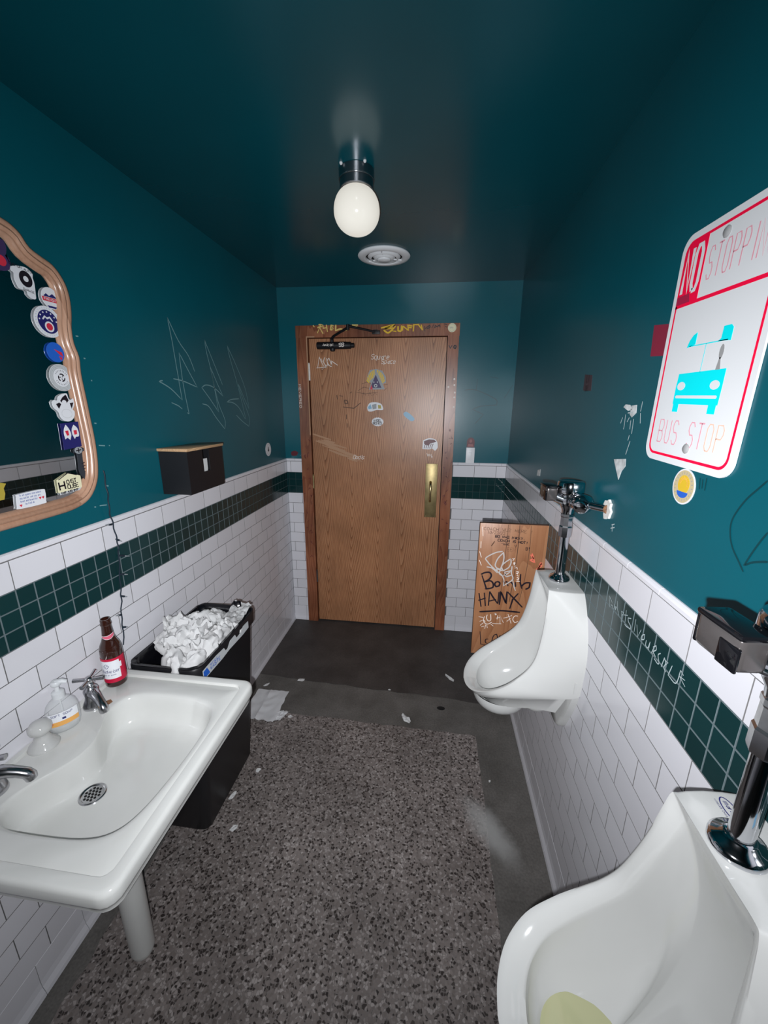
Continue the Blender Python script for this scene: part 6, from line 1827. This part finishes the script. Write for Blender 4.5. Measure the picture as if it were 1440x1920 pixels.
for k in range(22):
    a = 2 * PI * k / 22
    mb.ribbon(F_RIGHT, [(SC[0] + 0.024 * math.cos(a), SC[1] + 0.024 * math.sin(a)), (SC[0] + 0.0285 * math.cos(a), SC[1] + 0.0285 * math.sin(a))], 0.0022, 0.0013)
mb.build('rim_lettering', M_PGREY, st)
tag(st, 'round beige sun-and-wave sticker just below the bus stop sign', 'sticker')
st = MB().poly(F_RIGHT, NEG(DATA['red_sticker'][0]), 0, 0.0004).build('wall_sticker', mat('print_dull_red', (0.26, 0.02, 0.05), 0.5))
tag(st, 'dull red rectangular sticker half hidden behind the bus stop sign', 'sticker')
d = NEG(DATA['faded_sticker'][0])
st = MB().poly(F_RIGHT, d, 0, 0.0006).build('wall_sticker', mat('print_faded_maroon', (0.05, 0.035, 0.045), 0.5))
mid = (sum(p[0] for p in d) / 4, sum(p[1] for p in d) / 4)
mb = MB()
letters(mb, F_RIGHT, 'LI', mid[0] - 0.014, mid[1] + 0.002, 0.022, 0.010, 0.2, 0.004, 0.0009)
letters(mb, F_RIGHT, 'DE', mid[0] - 0.016, mid[1] - 0.025, 0.016, 0.011, 0.25, 0.003, 0.0009)
mb.build('dark_lettering', M_INK, st)
tag(st, 'small faded maroon sticker on right wall above the farther urinal', 'sticker')

# ---- back wall: plate with a sticker over it, and a small sticker left of the door
bp_ = DATA['back_plate'][0]
x0, x1 = 0.207, 0.263
sp_ = MB().rbox(((x0 + x1) / 2, BP - 0.004, 1.299), (x1 - x0, 0.008, 0.112), 0.002).build('wall_plate', M_WHITEP, None, 40)
MB().rbox(((x0 + x1) / 2, BP - 0.0085, 1.299), (0.018, 0.003, 0.05), 0.001).build('raised_centre', M_WHITEP, sp_, 40)
tag(sp_, 'narrow white wall plate on the tile ledge right of door', 'wall plate')
st = MB().poly(F_BACK, [(0.209, 1.357), (0.259, 1.357), (0.259, 1.392)] + [(0.234 + 0.025 * math.cos(t), 1.392 + 0.028 * math.sin(t)) for t in [PI * i / 10 for i in range(1, 10)]] + [(0.209, 1.392)], 0, 0.0009).build('wall_sticker', M_MAROON)
MB().poly(F_BACK, circle((0.234, 1.397), 0.009, 14, 0.011), 0.0009, 0.0012).poly(F_BACK, [(0.214, 1.360), (0.254, 1.360), (0.248, 1.378), (0.220, 1.378)], 0.0009, 0.0012).build('pink_print', mat('print_dusty_pink', (0.3, 0.13, 0.13), 0.5), st)
tag(st, 'dark arched sticker above the white wall plate', 'sticker')
d = DATA['back_lsticker'][0]
st = MB().poly(F_BACK, CL(d), 0, 0.0009).build('wall_sticker', M_MAROON)
tag(st, 'small maroon sticker above the tiles left of door', 'sticker')

# ================================================================== paper on the floor
FZ = 0.0018


def scrap(x, y, size, seed, label, rz=0.0, asp=0.6, m=M_PAPER):
    r = random.Random(seed)
    n = 9
    pts = [(math.cos(2 * PI * i / n) * size * r.uniform(0.65, 1.1), math.sin(2 * PI * i / n) * size * asp * r.uniform(0.6, 1.1)) for i in range(n)]
    vs, fs = [], []
    for k, f in enumerate((1.0, 0.55)):
        for i, (a, b) in enumerate(pts):
            vs.append((a * f, b * f, size * (0.02 + r.uniform(0, 0.30) * (1 if k == 0 else 0.9) * (0.3 if i % 2 else 1))))
    vs.append((0, 0, size * 0.14))
    for i in range(n):
        j = (i + 1) % n
        fs += [(i, j, n + j, n + i), (n + i, n + j, 2 * n)]
    top = len(vs)
    low = [(a, b, 0.0003 if True else c) for a, b, c in vs[:n]]
    vs += low
    fs += [(i, top + i, top + (i + 1) % n, (i + 1) % n) for i in range(n)] + [tuple(range(top + n - 1, top - 1, -1))]
    me = bpy.data.meshes.new('paper_scrap')
    me.from_pydata(vs, [], fs)
    me.materials.append(m)
    o = bpy.data.objects.new('paper_scrap', me)
    COL.objects.link(o)
    o.location = (x, y, FZ)
    o.rotation_euler = (0, 0, rz)
    return tag(o, label, 'paper scrap', 'paper scraps on the floor')


for a in DATA_SCRAPS:
    scrap(*a)


def floor_sheet(pts, seed, label, bump, z):
    """a limp sheet of towel lying flat; pts is its outline as a quad"""
    n = 16
    vs, fs = [], []
    r = random.Random(seed)
    for i in range(n + 1):
        for j in range(n + 1):
            u, v = i / n, j / n
            a, b, c_, d_ = [Vector((*p, 0)) for p in pts]
            p = a * (1 - u) * (1 - v) + b * u * (1 - v) + c_ * u * v + d_ * (1 - u) * v
            q_ = Vector((u * 3 + seed, v * 3, seed))
            p += Vector((noise.noise(q_ * 2.1), noise.noise(q_ * 2.1 + Vector((4, 4, 4))), 0)) * 0.006
            p.z = z + abs(noise.noise(q_ * 1.3)) * bump + (0.004 if abs(u - 0.45) < 0.04 else 0)
            vs.append(p)
    for i in range(n):
        for j in range(n):
            a = i * (n + 1) + j
            fs.append((a, a + n + 1, a + n + 2, a + 1))
    o = MB().add(vs, fs).build('paper_sheet', M_PAPERG, None, 30)
    return tag(o, label, 'paper towel')


for pts, seed, label, bump, z in DATA_SHEETS:
    floor_sheet(pts, seed, label, bump, z)
